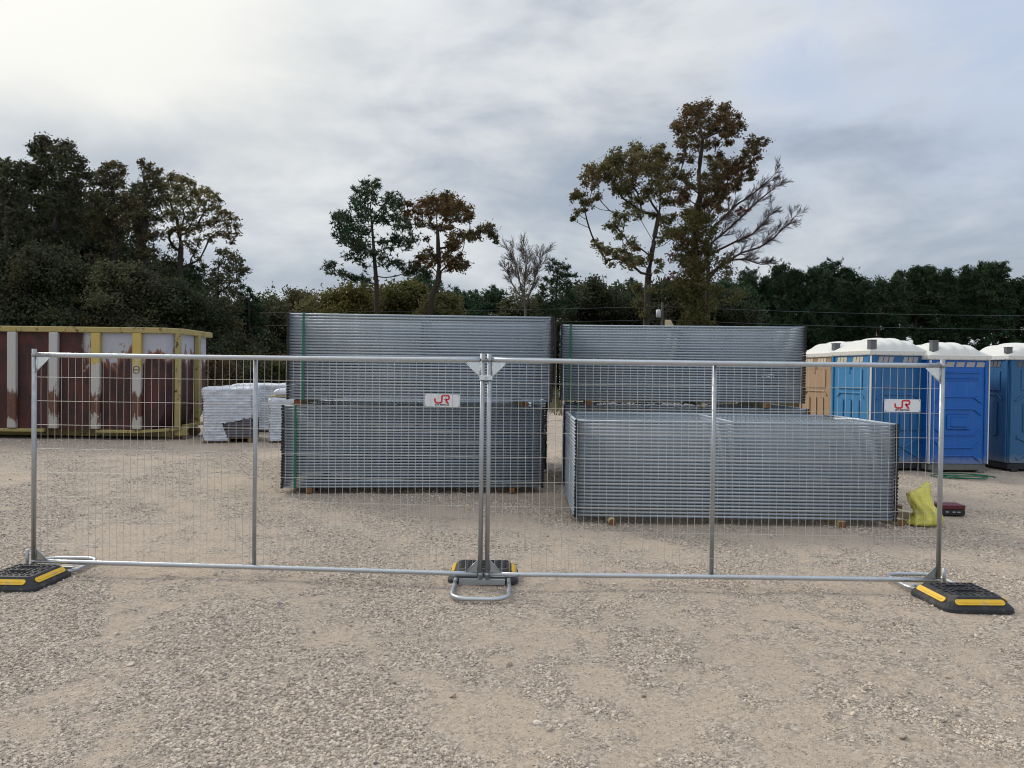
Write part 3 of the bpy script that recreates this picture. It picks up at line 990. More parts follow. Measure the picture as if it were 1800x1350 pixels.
def pile(p0, ang, z0, count, phrase, group):
    """a pile of panels lying flat; p0 is the near left corner"""
    proto = None
    for k in range(count):
        jx, jy = rsk.gauss(0, 0.0025), rsk.gauss(0, 0.0015)
        ca, sa = math.cos(ang), math.sin(ang)
        loc = (p0[0] + ca * jx - sa * jy, p0[1] + sa * jx + ca * jy, z0 + TR + k * PITCH)
        root = empty('mesh_fence', loc, ang + rsk.gauss(0, 0.0003))
        ORD = ('top', 'second', 'third', 'fourth', 'fifth', 'sixth', 'seventh', 'eighth', 'ninth', 'tenth', 'eleventh', 'twelfth', 'thirteenth', 'fourteenth', 'fifteenth')
        if 15 <= k < count - 15:
            lab = f'galvanised panel midway up the {phrase}'
        elif k >= count - 15:
            n_ = count - 1 - k
            lab = f'galvanised panel, {ORD[n_]} {"one" if n_ == 0 else "from the top"} in the {phrase}'
        else:
            lab = f'galvanised panel, {"lowest one" if k == 0 else ORD[k] + " from the bottom"} in the {phrase}'
        tag(root, lab, 'fence panel', group)
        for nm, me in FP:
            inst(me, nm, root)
    return z0 + 2 * TR + (count - 1) * PITCH
BZ = 0.075
AL = math.atan2(0.33, 3.5)
z_top = pile((-3.045, 9.82), AL, BZ, 29, 'lower pile of the left stack', 'panels in the lower left pile')
UZ = z_top + 0.072
z_top_l = pile((-2.97, 9.78), math.atan2(0.10, 3.5), UZ, 30, 'upper pile of the left stack', 'panels in the upper left pile')
AR = math.atan2(-0.22, 3.5)
z_r = pile((0.775, 10.86), AR, BZ, 29, 'lower pile behind the short one', 'panels in the lower pile at the back')
URZ = z_r + 0.072
z_top_r = pile((0.715, 10.86), AR, URZ, 29, 'upper pile behind the short one', 'panels in the upper pile at the back')
AF = math.atan2(-0.04, 3.5)
FX, FY = 0.715, 8.10
z_f = pile((FX, FY), AF, BZ, 28, 'single short pile at the front', 'panels in the short front pile')

pile((-2.93, 12.05), math.atan2(0.06, 3.5), BZ, 29, 'rear pile hidden behind the left stack', 'panels in the rear left pile')
# timber bearers
def timber(x, y, z, L, s, rz, label, round_=False, mats=None, h=None, group='timber bearers under and between the panel piles'):
    root_m = mats or [M['timber'], M['timber_end']]
    mb = MB()
    hh = h or s
    if round_:
        mb.tube([(0, 0, s / 2), (0, L, s / 2)], s / 2, 12)
        mb.mi = [1 if len(f) > 4 else 0 for f in mb.f]
    else:
        mb.box((0, L / 2, hh / 2), (s, L, hh), bev=0.004)
        for i, f in enumerate(mb.f):
            ys = [mb.v[j][1] for j in f]
            if max(ys) < 0.006 or min(ys) > L - 0.006:
                mb.mi[i] = 1
    o = mb.build('timber_bearer', root_m, None, (x, y, z), rz)
    return tag(o, label, 'timber', group)
DK = [M['timber_dark'], M['timber_end']]
timber(-2.70, 9.88, 0, 1.75, 0.075, AL, 'timber bearer under the lower left pile, near its left end', mats=DK)
timber(0.02, 10.14, 0, 1.75, 0.075, AL, 'timber bearer under the lower left pile, near its right end', mats=DK)
timber(-2.87, 9.86, z_top, 1.8, 0.072, AL, 'brown timber between the two left piles, near their left end')
timber(0.18, 10.13, z_top, 1.8, 0.072, AL, 'brown timber between the two left piles, near their right end')
timber(1.18, 10.84, 0, 1.75, 0.075, AR, 'timber bearer under the back pile, near its left end', mats=DK)
timber(3.75, 10.68, 0, 1.75, 0.075, AR, 'timber bearer under the back pile, near its right end', mats=DK)
timber(1.13, 10.80, z_r, 1.8, 0.072, AR, 'brown timber between the two back piles, near their left end')
timber(2.78, 10.70, z_r, 1.8, 0.050, AR, 'pale thin timber between the two back piles, near their middle', mats=[M['timber'], M['timber']])
timber(3.70, 10.66, z_r, 1.8, 0.072, AR, 'brown timber between the two back piles, near their right end')
timber(-2.5, 12.05, 0, 1.8, 0.075, 0.017, 'timber bearer under the left end of the rear pile behind the left stack', mats=DK)
timber(0.20, 12.09, 0, 1.8, 0.075, 0.017, 'timber bearer under the right end of the rear pile behind the left stack', mats=DK)
timber(1.115, 8.04, -0.006, 1.8, 0.081, AF, 'round log bearer under the short front pile, near its left end', True)
timber(3.63, 8.05, 0, 1.8, 0.075, AF, 'square timber bearer under the short front pile, near its right end')
timber(wx(1167, 11.2), 10.98, z_top_r, 1.3, 0.090, rad(-14), 'pale timber lying loose on top of the back stack', mats=[M['timber'], M['timber']], group='loose timbers')
# loose pieces by the yellow bag
def along(x0, y0, x1, y1, z, s, label, mats=None, dz=0.0):
    L = math.hypot(x1 - x0, y1 - y0)
    o = timber(x0, y0, z, L, s, math.atan2(y1 - y0, x1 - x0) - PI / 2, label, mats=mats, group='loose timbers')
    return o
along(4.62, 8.33, 4.05, 9.9, 0.035, 0.085, 'pale square timber poking out beside the yellow bag', [M['timber'], M['timber_end']])
along(4.37, 8.22, 4.20, 8.9, 0.0, 0.075, 'short timber block with a brown end at the corner of the front pile', [M['timber'], M['timber_end']])
along(4.78, 9.0, 4.38, 9.25, 0.0, 0.10, 'dark brown timber offcut behind the yellow bag', [M['timber_dark'], M['timber_end']])

# green straps round the piles
def strap(p0, ang, off, z0, z1, label):
    mb = MB()
    wd, th = 0.030, 0.0016
    y0, y1 = -TR * 0 - 0.004 - 0.0, POST_L + 0.004
    pts = [(y0 + RAIL_IN - 0.024, z0), (y0 + RAIL_IN - 0.024, z1 + 0.001), (y1 - 0.02, z1 + 0.001), (y1 - 0.02, z0)]
    for i in range(3):
        (ya, za), (yb, zb) = pts[i], pts[i + 1]
        mid = ((ya + yb) / 2, (za + zb) / 2)
        if abs(yb - ya) < 1e-6:
            mb.box((0, ya, mid[1]), (wd, th * 2, abs(zb - za)))
        else:
            mb.box((0, mid[0], za + th), (wd, abs(yb - ya), th * 2))
    o = mb.build('packing_strap', M['strap'], None, (p0[0] + math.cos(ang) * off, p0[1] + math.sin(ang) * off, 0), ang)
    return tag(o, label, 'strap', 'green packing straps')
strap((-3.045, 9.82), AL, 0.165, BZ, z_top, 'green packing strap round the lower left pile near its left end')
strap((-2.97, 9.78), math.atan2(0.10, 3.5), 0.20, UZ, z_top_l, 'green packing strap round the upper left pile near its left end')
strap((0.775, 10.86), AR, 0.19, BZ, z_r, 'green packing strap round the lower back pile, only its top showing')
strap((0.715, 10.86), AR, 0.135, URZ, z_top_r, 'green packing strap round the upper back pile near its left end')

# crumpled film in the gap between the back piles
def crumple_strip(name, p0, p1, h, mat_, label, cat, seed, amp=0.03):
    rs = random.Random(seed)
    p0, p1 = Vector(p0), Vector(p1)
    n = 60
    rings = []
    for i in range(n + 1):
        c = p0.lerp(p1, i / n)
        a = h * (0.35 + 0.6 * rs.random())
        oy = rs.uniform(-amp, amp)
        rings.append([(c.x, c.y + oy, c.z + 0.004), (c.x + rs.uniform(-.01, .01), c.y + oy + 0.03, c.z + a * .3), (c.x, c.y + oy + 0.02, c.z + a), (c.x + rs.uniform(-.01, .01), c.y + oy - 0.02, c.z + a * .6)])
    mb = MB().loft(rings)
    o = mb.build(name, mat_)
    return tag(o, label, cat)
crumple_strip('plastic_film', (1.25, 10.86, z_r), (2.95, 10.76, z_r), 0.055, M['plastic_film'], 'crumpled clear film squashed between the two back piles', 'plastic film', 4)
crumple_strip('plastic_film', (wx(1462, 8.9), 8.8, z_f), (wx(1500, 8.9), 8.72, z_f), 0.02, M['sign_white'], 'scrap of white plastic lying on top of the short front pile', 'plastic scrap', 6, 0.02)
# curled white ties hanging in the slot between the stacks
for k, (px_, py_, d_, lab) in enumerate(((972, 703, 11.3, 'topmost'), (966, 731, 11.0, 'middle'), (962, 752, 10.9, 'lowest'))):
    mb = MB()
    x0, z0_ = wx(px_, d_), wz(px_, py_, d_)
    pts = [(x0 + 0.035 * math.sin(t_ * 1.1 + k), d_ + 0.02 * math.cos(t_), z0_ + 0.10 - 0.045 * t_) for t_ in np.linspace(0, 4.5, 12)]
    mb.tube(pts, 0.0035, 5)
    # held by a rail end of the neighbouring pile
    mb.tube([pts[0], (0.74, 10.95, pts[0][2] + 0.01)], 0.003, 4)
    o = mb.build('wire_tie', M['sign_white'])
    tag(o, f'curled white tie in the dark slot between the stacks, {lab} of three', 'tie', 'curled ties between the stacks')

# ------------------------------------------------------------------ yellow bag, maroon case, hose
def yellow_bag():
    rs = random.Random(11)
    cx, cy = 4.64, 8.28
    n = 36
    lev = [(0.0, -0.02, 0.14, 0.10), (0.03, 0.02, 0.17, 0.12), (0.09, 0.05, 0.155, 0.11), (0.15, 0.03, 0.13, 0.10), (0.22, -0.02, 0.115, 0.09),
           (0.29, -0.05, 0.125, 0.07), (0.35, -0.06, 0.125, 0.05), (0.40, -0.055, 0.10, 0.035), (0.44, -0.03, 0.06, 0.018)]
    rings = []
    for li, (z, ox, rx, ry) in enumerate(lev):
        ring = []
        for k in range(n):
            a = 2 * PI * k / n
            cr = 1 + 0.11 * math.sin(a * 7 + li * 1.3) + 0.09 * math.sin(a * 12 - li * 2.1) + rs.uniform(-.07, .07)
            x = cx + ox + rx * cr * math.cos(a)
            y = cy + ry * cr * math.sin(a)
            zt = z
            if li >= 7:        # two pulled-up corners of the bag mouth
                zt += 0.05 * max(0, math.cos(a)) ** 2 - 0.06 * max(0, -math.cos(a)) * (li - 6) * .6
            ring.append((x, y, zt + 0.008))
        rings.append(ring)
    mb = MB().loft(rings, smooth=True)
    body = mb.build('plastic_bag', M['yellow_bag'])
    tag(body, 'crumpled yellow plastic bag standing on the gravel by the right end post', 'bag')
    return body
yellow_bag()
def case():
    root = empty('tool_case', (wx(1670, 8.95), 8.95, 0.0), rad(-3))
    tag(root, 'dark red and black case lying on the gravel behind the right end post', 'case')
    MB().box((0, 0, 0.045), (0.31, 0.22, 0.075), bev=0.010).build('base', M['black'], root)
    MB().box((0, 0, 0.108), (0.31, 0.22, 0.050), bev=0.005).build('lid', M['maroon'], root)
    for x in (-0.06, 0.02, 0.075):
        MB().box((x, -0.112, 0.052), (0.035, 0.006, 0.012), bev=0.002).build('latch', M['red_print'], root)
case()
def hose():
    rs = random.Random(2)
    mb = MB()
    cx, cy = wx(1690, 12.4), 12.30
    pts = []
    N = 150
    for i in range(N):
        a = i / N * 2 * PI * 2.7
        rx = 0.42 + 0.14 * math.sin(a * 0.37 + 1) - 0.05 * (i / N)
        ry = 0.24 + 0.12 * math.sin(a * 0.61)
        pts.append((cx + rx * math.cos(a) + 0.07 * math.sin(a * .5), cy + ry * math.sin(a) + .05 * math.sin(a * .45), 0.014 + 0.006 * int(i / N * 4.3) + 0.012 * max(0, math.sin(a * 1.3))))
    mb.tube(pts, 0.010, 7)
    o = mb.build('garden_hose', M['hose'])
    tag(o, 'coiled green hose on the gravel in front of the bright blue toilet', 'hose')
hose()

# ------------------------------------------------------------------ portable toilets
def toilet(loc, rz, mats, label, style, wdt=1.08, dep=1.16, H=2.02, vents=('toilet_vent', 'toilet_vent'), skid='skid_dark', vent_box=True, white_edge=(True, True), ventpos=None, group='portable toilets'):
    """origin at the near left corner on the ground; x along the front, y back"""
    front_m, side_m = mats
    root = empty('portable_toilet', (loc[0], loc[1], 0), rz)
    tag(root, label, 'portable toilet', group)
    z0 = 0.15
    mb = MB()
    mb.box((wdt / 2, dep / 2, z0 / 2 + 0.02), (wdt - 0.02, dep - 0.02, z0 - 0.04), bev=0.01)
    for x in (0.12, wdt - 0.12):
        mb.box((x, dep / 2, 0.03), (0.12, dep + 0.06, 0.06), bev=0.008)
    mb.build('skid', M[skid], root)
    # cabin shell
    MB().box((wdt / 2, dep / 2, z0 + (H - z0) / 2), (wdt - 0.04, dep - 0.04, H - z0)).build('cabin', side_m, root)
    def framed(face_T, wd, name, m_, st, vm):
        mb = MB()
        def bar(x0, z0_, x1, z1_, t=0.028, dpt=0.020):
            L = math.hypot(x1 - x0, z1_ - z0_)
            a = math.atan2(z1_ - z0_, x1 - x0)
            T = face_T @ Matrix.Translation(((x0 + x1) / 2, -dpt / 2 - 0.001, (z0_ + z1_) / 2)) @ Matrix.Rotation(-a, 4, 'Y')
            vs_ = MB().box((0, 0, 0), (L + t * .6, dpt, t), bev=0.006)
            mb._add([T @ Vector(v) for v in vs_.v], vs_.f)
        def rect(x0, z0_, x1, z1_, dpt=0.022):
            vs_ = MB().box(((x0 + x1) / 2, -dpt / 2 - 0.001, (z0_ + z1_) / 2), (x1 - x0, dpt, z1_ - z0_), bev=0.014)
            mb._add([face_T @ Vector(v) for v in vs_.v], vs_.f)
        sk = MB().box((wd / 2, 0.010, z0 + (H - z0) / 2 + 0.0), (wd - 0.03, 0.018, H - z0 - 0.008), bev=0.004)
        mb._add([face_T @ Vector(v) for v in sk.v], sk.f)
        # corner uprights
        rect(0.02, z0 + 0.01, 0.075, H - 0.005, 0.026); rect(wd - 0.075, z0 + 0.01, wd - 0.02, H - 0.005, 0.026)
        c = wd / 2
        if st == 'slots':
            rect(c - 0.36, 1.44, c + 0.36, 1.80, 0.014)
            rect(c - 0.02, 1.72, c + 0.02, 1.90, 0.03)
            bar(c - 0.30, 1.37, c + 0.30, 1.37); bar(c + 0.30, 1.37, c + 0.40, 1.29); bar(c - 0.30, 1.37, c - 0.40, 1.29)
            for x in (-0.24, 0.0, 0.24):
                rect(c + x - 0.055, 0.62, c + x + 0.055, 1.24)
        elif st == 'big':
            rect(c - 0.33, 1.46, c + 0.33, 1.82, 0.012)
            bar(c - 0.30, 1.36, c + 0.28, 1.36); bar(c + 0.28, 1.36, c + 0.42, 1.27); bar(c - 0.30, 1.36, c - 0.42, 1.27)
            for x in (-0.22, 0.10, 0.30):
                rect(c + x - 0.07, 0.72, c + x + 0.07, 1.22, 0.018)
            bar(c - 0.38, 0.62, c + 0.05, 0.42, 0.05); bar(c + 0.05, 0.42, c - 0.38, 0.24, 0.05)
            bar(c + 0.42, 0.60, c + 0.10, 0.42, 0.05); bar(c + 0.42, 0.24, c + 0.10, 0.42, 0.05)
        elif st == 'bands':
            bar(c - 0.40, 1.76, c + 0.36, 1.76, 0.018)
            bar(c - 0.40, 1.66, c + 0.34, 1.66, 0.014)
            rect(c - 0.38, 1.34, c + 0.36, 1.60, 0.006)
            for (za, s_) in ((1.33, -1), (1.12, -1), (0.66, 1), (0.44, 1), (0.30, -1)):
                bar(c - 0.30, za, c + 0.26, za, 0.022); bar(c + 0.26, za, c + 0.40, za + s_ * 0.10, 0.022); bar(c - 0.30, za, c - 0.42, za + s_ * .10, 0.022)
            rect(c - 0.22, 0.76, c + 0.20, 1.02, 0.020)
            rect(c - 0.17, 0.80, c + 0.15, 0.98, 0.032)
        door = mb.build(name, m_, root)
        # ventilation slots under the roof
        if vm:
            if st == 'bands':
                xs = [c - 0.36 + k * 0.185 for k in range(5)]
                zc, hh, ww = 1.90, 0.085, 0.145
            else:
                xs = [c - 0.36, c - 0.26, c - 0.16, c + 0.12, c + 0.22, c + 0.32]
                zc, hh, ww = H - 0.075, 0.100, 0.082
            for x in xs:
                sl = 0.012
                vv = [(x - ww / 2 - sl, z) if False else None for z in (0,)]
                q = MB()
                pts = [(x - ww / 2 - sl, zc - hh / 2), (x + ww / 2 - sl, zc - hh / 2), (x + ww / 2 + sl, zc + hh / 2), (x - ww / 2 + sl, zc + hh / 2)]
                T2 = face_T @ Matrix(((1, 0, 0, 0), (0, 0, -1, 0), (0, 1, 0, 0), (0, 0, 0, 1)))
                q.prism(pts, -0.004, 0.006, T2)
                q.build('vent_screen', M[vm], root)
        return door
    I = Matrix.Identity(4)
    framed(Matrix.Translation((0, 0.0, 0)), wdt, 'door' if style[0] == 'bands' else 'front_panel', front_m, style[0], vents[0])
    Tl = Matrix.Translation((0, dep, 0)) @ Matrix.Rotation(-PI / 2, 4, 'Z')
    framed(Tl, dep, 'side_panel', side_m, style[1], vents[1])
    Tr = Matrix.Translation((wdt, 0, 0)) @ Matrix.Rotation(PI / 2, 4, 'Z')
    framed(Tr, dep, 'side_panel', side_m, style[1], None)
    # pale edge trims
    for k, x in enumerate((0.0, wdt)):
        if white_edge[k]:
            MB().box((x, 0.0, z0 + (H - z0) / 2), (0.018, 0.050, H - z0 - 0.01), bev=0.004).build('edge_trim', M['trim_white'], root)
    # roof: skirt and ribbed dome
    rf = MB()
    ov = 0.035
    x0_, x1_, y0_, y1_ = -ov, wdt + ov, -ov, dep + ov
    nu, nv_ = 48, 28
    def hgt(u, v):
        a = max(0.0, 1 - abs(u) ** 2.4) ** 0.75
        b = max(0.0, 1 - abs(v) ** 3.0) ** 0.62
        rib = 0.0
        for cx_ in (-0.62, -0.21, 0.21, 0.62):
            rib += math.exp(-((u - cx_ * (1 - 0.15 * abs(v))) / 0.10) ** 2)
        return 0.215 * a * b + 0.034 * rib * min(1, 4 * a * b)
    V, F = [], []
    zb = H + 0.085
    for j in range(nv_ + 1):
        for i in range(nu + 1):
            u, v = -1 + 2 * i / nu, -1 + 2 * j / nv_
            V.append((wdt / 2 + u * (wdt / 2 + ov - 0.012), dep / 2 + v * (dep / 2 + ov - 0.012), zb + hgt(u, v)))
    for j in range(nv_):
        for i in range(nu):
            a = j * (nu + 1) + i
            F.append((a, a + 1, a + nu + 2, a + nu + 1))
    rf._add(V, F, 0, True)
    rf.box((wdt / 2, dep / 2, H + 0.042), (wdt + 2 * ov, dep + 2 * ov, 0.090), bev=0.012)
    roof = rf.build('roof', M['toilet_roof'], root)
    rv = MB()
    for k in range(5):
        x = 0.06 + (wdt - 0.12) * k / 4
        rv.tube([(x, -ov - 0.003, H + 0.018), (x, -ov + 0.004, H + 0.018)], 0.008, 6)
        y = 0.06 + (dep - 0.12) * k / 4
        rv.tube([(-ov - 0.003, y, H + 0.018), (-ov + 0.004, y, H + 0.018)], 0.008, 6)
    rv.build('rivets', M['rivet'], roof)
    if ventpos:
        vx, vy, vz0, vz1, s = ventpos
        mb = MB().box((vx, vy, (vz0 + vz1) / 2), (s, s, vz1 - vz0), bev=0.008).box((vx, vy, vz1 + 0.004), (s + 0.012, s + 0.012, 0.014), bev=0.004)
        mb.build('vent_cap', M['vent_grey'], root)
    return root
# corner-on blue toilet
toilet((6.30, 13.0), rad(9), (M['toilet_blue'], M['toilet_blue_lit']), 'blue toilet turned corner-on, with the tallest white ribbed roof', ('big', 'slots'), 1.10, 1.16, 2.05, ('toilet_vent', 'toilet_vent_cream'), white_edge=(True, False), ventpos=(0.05, 0.05, 2.13, 2.31, 0.115))
toilet((7.32, 12.95), rad(3), (M['toilet_bright'], M['toilet_bright']), 'bright royal blue toilet with closed door and white corner strips', ('bands', 'bands'), 1.06, 1.16, 1.98, ('toilet_vent', None), skid='skid', ventpos=(0.12, 0.10, 2.08, 2.31, 0.11))
toilet((8.87, 13.20), rad(2), (M['toilet_teal'], M['toilet_teal']), 'dull blue toilet cut by the right edge of the frame, with dark vent slots', ('big', 'slots'), 1.10, 1.16, 2.0, ('toilet_vent_dark', 'toilet_vent_dark'), white_edge=(False, False), ventpos=(0.03, 0.08, 2.12, 2.22, 0.10))
toilet((6.28, 14.5), rad(9), (M['toilet_tan'], M['toilet_tan']), 'tan toilet behind the corner-on blue one', ('big', 'slots'), 1.10, 1.16, 2.05, ('toilet_vent_cream', 'toilet_vent_cream'), white_edge=(True, False), ventpos=(0.10, 0.06, 2.10, 2.31, 0.12))
for k, (x, z, c) in enumerate(((0, 0, 0),)):
    pass

# ------------------------------------------------------------------ wrapped pallets
def wrapped_pallet(x, y, wdt, dep, z_top_, rz, label, layers=17, open_front=True, two=False, seed=0):
    rs = random.Random(seed)
    root = empty('wrapped_pallet', (x, y, 0), rz)
    tag(root, label, 'pallet load', 'plastic wrapped pallet loads')
    pb = MB()
    for k in range(3):
        pb.box((0.06 + (wdt - 0.12) * k / 2, dep / 2, 0.055), (0.09, dep, 0.09))
    pb.build('runner', M['timber_dark'], root)
    nb = 6
    bm = MB().box((0, 0, 0), (wdt, 0.10, 0.018), bev=0.003).mesh('board', M['timber_dark'])
    for k in range(nb):
        inst(bm, 'board', root, (wdt / 2, 0.05 + (dep - 0.10) * k / (nb - 1), 0.110))
    inst(bm, 'board', root, (wdt / 2, 0.05, 0.009)); inst(bm, 'board', root, (wdt / 2, dep - 0.05, 0.009))
    zb = 0.12
    lh = (z_top_ - zb - 0.03) / layers
    sm = MB().box((wdt / 2, dep / 2, 0), (wdt - 0.06, dep - 0.06, lh * 0.78), bev=0.008).mesh('sheet', M['sheet_grey'])
    for k in range(layers):
        o = inst(sm, 'sheet', root, (rs.uniform(-.008, .008), rs.uniform(-.008, .008), zb + lh * (k + 0.5)))
    # wrap: a skin hung over the load
    nper = 40
    def ring(t, z, bulge):
        pts = []
        for sx0, sy0, sx1, sy1 in ((0, 0, 1, 0), (1, 0, 1, 1), (1, 1, 0, 1), (0, 1, 0, 0)):
            for k in range(nper):
                f = k / nper
                px_, py_ = (sx0 + (sx1 - sx0) * f), (sy0 + (sy1 - sy0) * f)
                nx_, ny_ = (sy1 - sy0), -(sx1 - sx0)
                cor = min(f, 1 - f)
                rd = -0.05 * max(0, 1 - cor / 0.08) ** 2
                q = mnoise.noise(Vector((px_ * 5 + seed * 7, py_ * 5, z * 5)))
                q2 = mnoise.noise(Vector((px_ * 13 + seed, py_ * 13, z * 9)))
                d_ = bulge + 0.034 * q + 0.022 * q2 + rd
                pts.append(Vector((px_ * wdt + nx_ * d_, py_ * dep + ny_ * d_, z)))
        return pts
    V, F = [], []
    nz = layers * 4
    z_lo = 0.05
    rows = []
    for j in range(nz + 1):
        z = z_lo + (z_top_ - z_lo) * j / nz
        ph = (z - zb) / lh * 2 * PI
        sc = max(0, min(1, (z_top_ - z) / 0.20))
        b = 0.004 + 0.015 * (1 - math.cos(ph)) * sc * 0.9 + 0.03 * (1 - sc)
        if z < 0.14: b += 0.02
        rows.append(ring(0, z, b))
    np_ = len(rows[0])
    # the top, rounded over and sagging
    cen = Vector((wdt / 2, dep / 2, 0))
    for s_, dz in ((0.97, 0.035), (0.90, 0.055), (0.75, 0.062), (0.5, 0.055), (0.25, 0.05)):
        last = rows[nz]
        r = []
        for p in last:
            c = Vector((cen.x, cen.y, 0))
            q = Vector((c.x + (p.x - c.x) * s_, c.y + (p.y - c.y) * s_, 0))
            q.z = z_top_ + dz + 0.030 * mnoise.noise(Vector((q.x * 4, q.y * 4, seed)))
            r.append(q)
        rows.append(r)
    mb = MB()
    flat = [v for r in rows for v in r]
    for j in range(len(rows) - 1):
        for k in range(np_):
            kk = (k + 1) % np_
            zc = rows[j][k].z
            f = k / nper
            if open_front and zc < 0.50 + 0.012 * math.sin(f * 41) + 0.05 * math.sin(f * 6 + 2.2) and j < nz:
                # torn away low on the near face, right of a slanting edge, and low on the right flank
                if k < nper and f > 0.34 + 0.14 * (0.52 - zc) / 0.5 * 1.2 and zc > 0.04:
                    continue
                if nper <= k < 2 * nper:
                    continue
            F.append((j * np_ + k, j * np_ + kk, (j + 1) * np_ + kk, (j + 1) * np_ + k))
    mb._add(flat, F, 0, True)
    ctr = sum((v for v in rows[-1]), Vector()) / np_
    o0 = len(mb.v)
    mb.v.append(tuple(ctr))
    base = (len(rows) - 1) * np_
    for k in range(np_):
        mb.f.append((base + k, base + (k + 1) % np_, o0)); mb.mi.append(0); mb.sm.append(True)
    mb.build('wrap', M['wrap'], root)
    return root
wrapped_pallet(-6.87, 16.45, 1.05, 1.62, 1.20, rad(14), 'pallet load in white wrap torn open at its lower front, nearest the dumpster', seed=1)
wrapped_pallet(-7.45, 19.6, 1.75, 1.4, 1.22, rad(4), 'pallet load in white wrap behind the torn one, only its top showing', open_front=False, seed=2)
wrapped_pallet(-5.48, 16.7, 1.10, 1.3, 0.98, rad(6), 'pallet load in white wrap half hidden behind the left stack', layers=14, open_front=False, seed=3)
o = MB().box((0.5, 0.6, 0), (1.08, 1.2, 0.03), bev=0.005).build('timber_board', M['timber'], None, (-5.46, 16.72, 1.065), rad(6))
tag(o, 'pale board lying between two wrapped packs beside the left stack', 'board')
def small_pack():
    rs = random.Random(8)
    mb = MB()
    rings = []
    for z, s in ((0, 0.94), (0.02, 1.0), (0.06, 1.02), (0.10, 1.0), (0.135, 0.93), (0.15, 0.8), (0.15, 0.4)):
        ring = []
        for x, y in stadium(0.53 * s, 0.58 * s, 0.08, 6):
            q = 0.018 * mnoise.noise(Vector((x * 6, y * 6, z * 20)))
            ring.append((x * (1 + q), y * (1 + q), z + 0.03 * mnoise.noise(Vector((x * 5, y * 5, 3))) * (1 if z > .1 else 0)))
        rings.append(ring)
    mb.loft(rings, smooth=True)
    o = mb.build('wrapped_pack', M['wrap'], None, (-4.92, 17.35, 1.082), rad(6))
    tag(o, 'flat white wrapped pack lying on a board beside the left stack', 'wrapped pack')
small_pack()

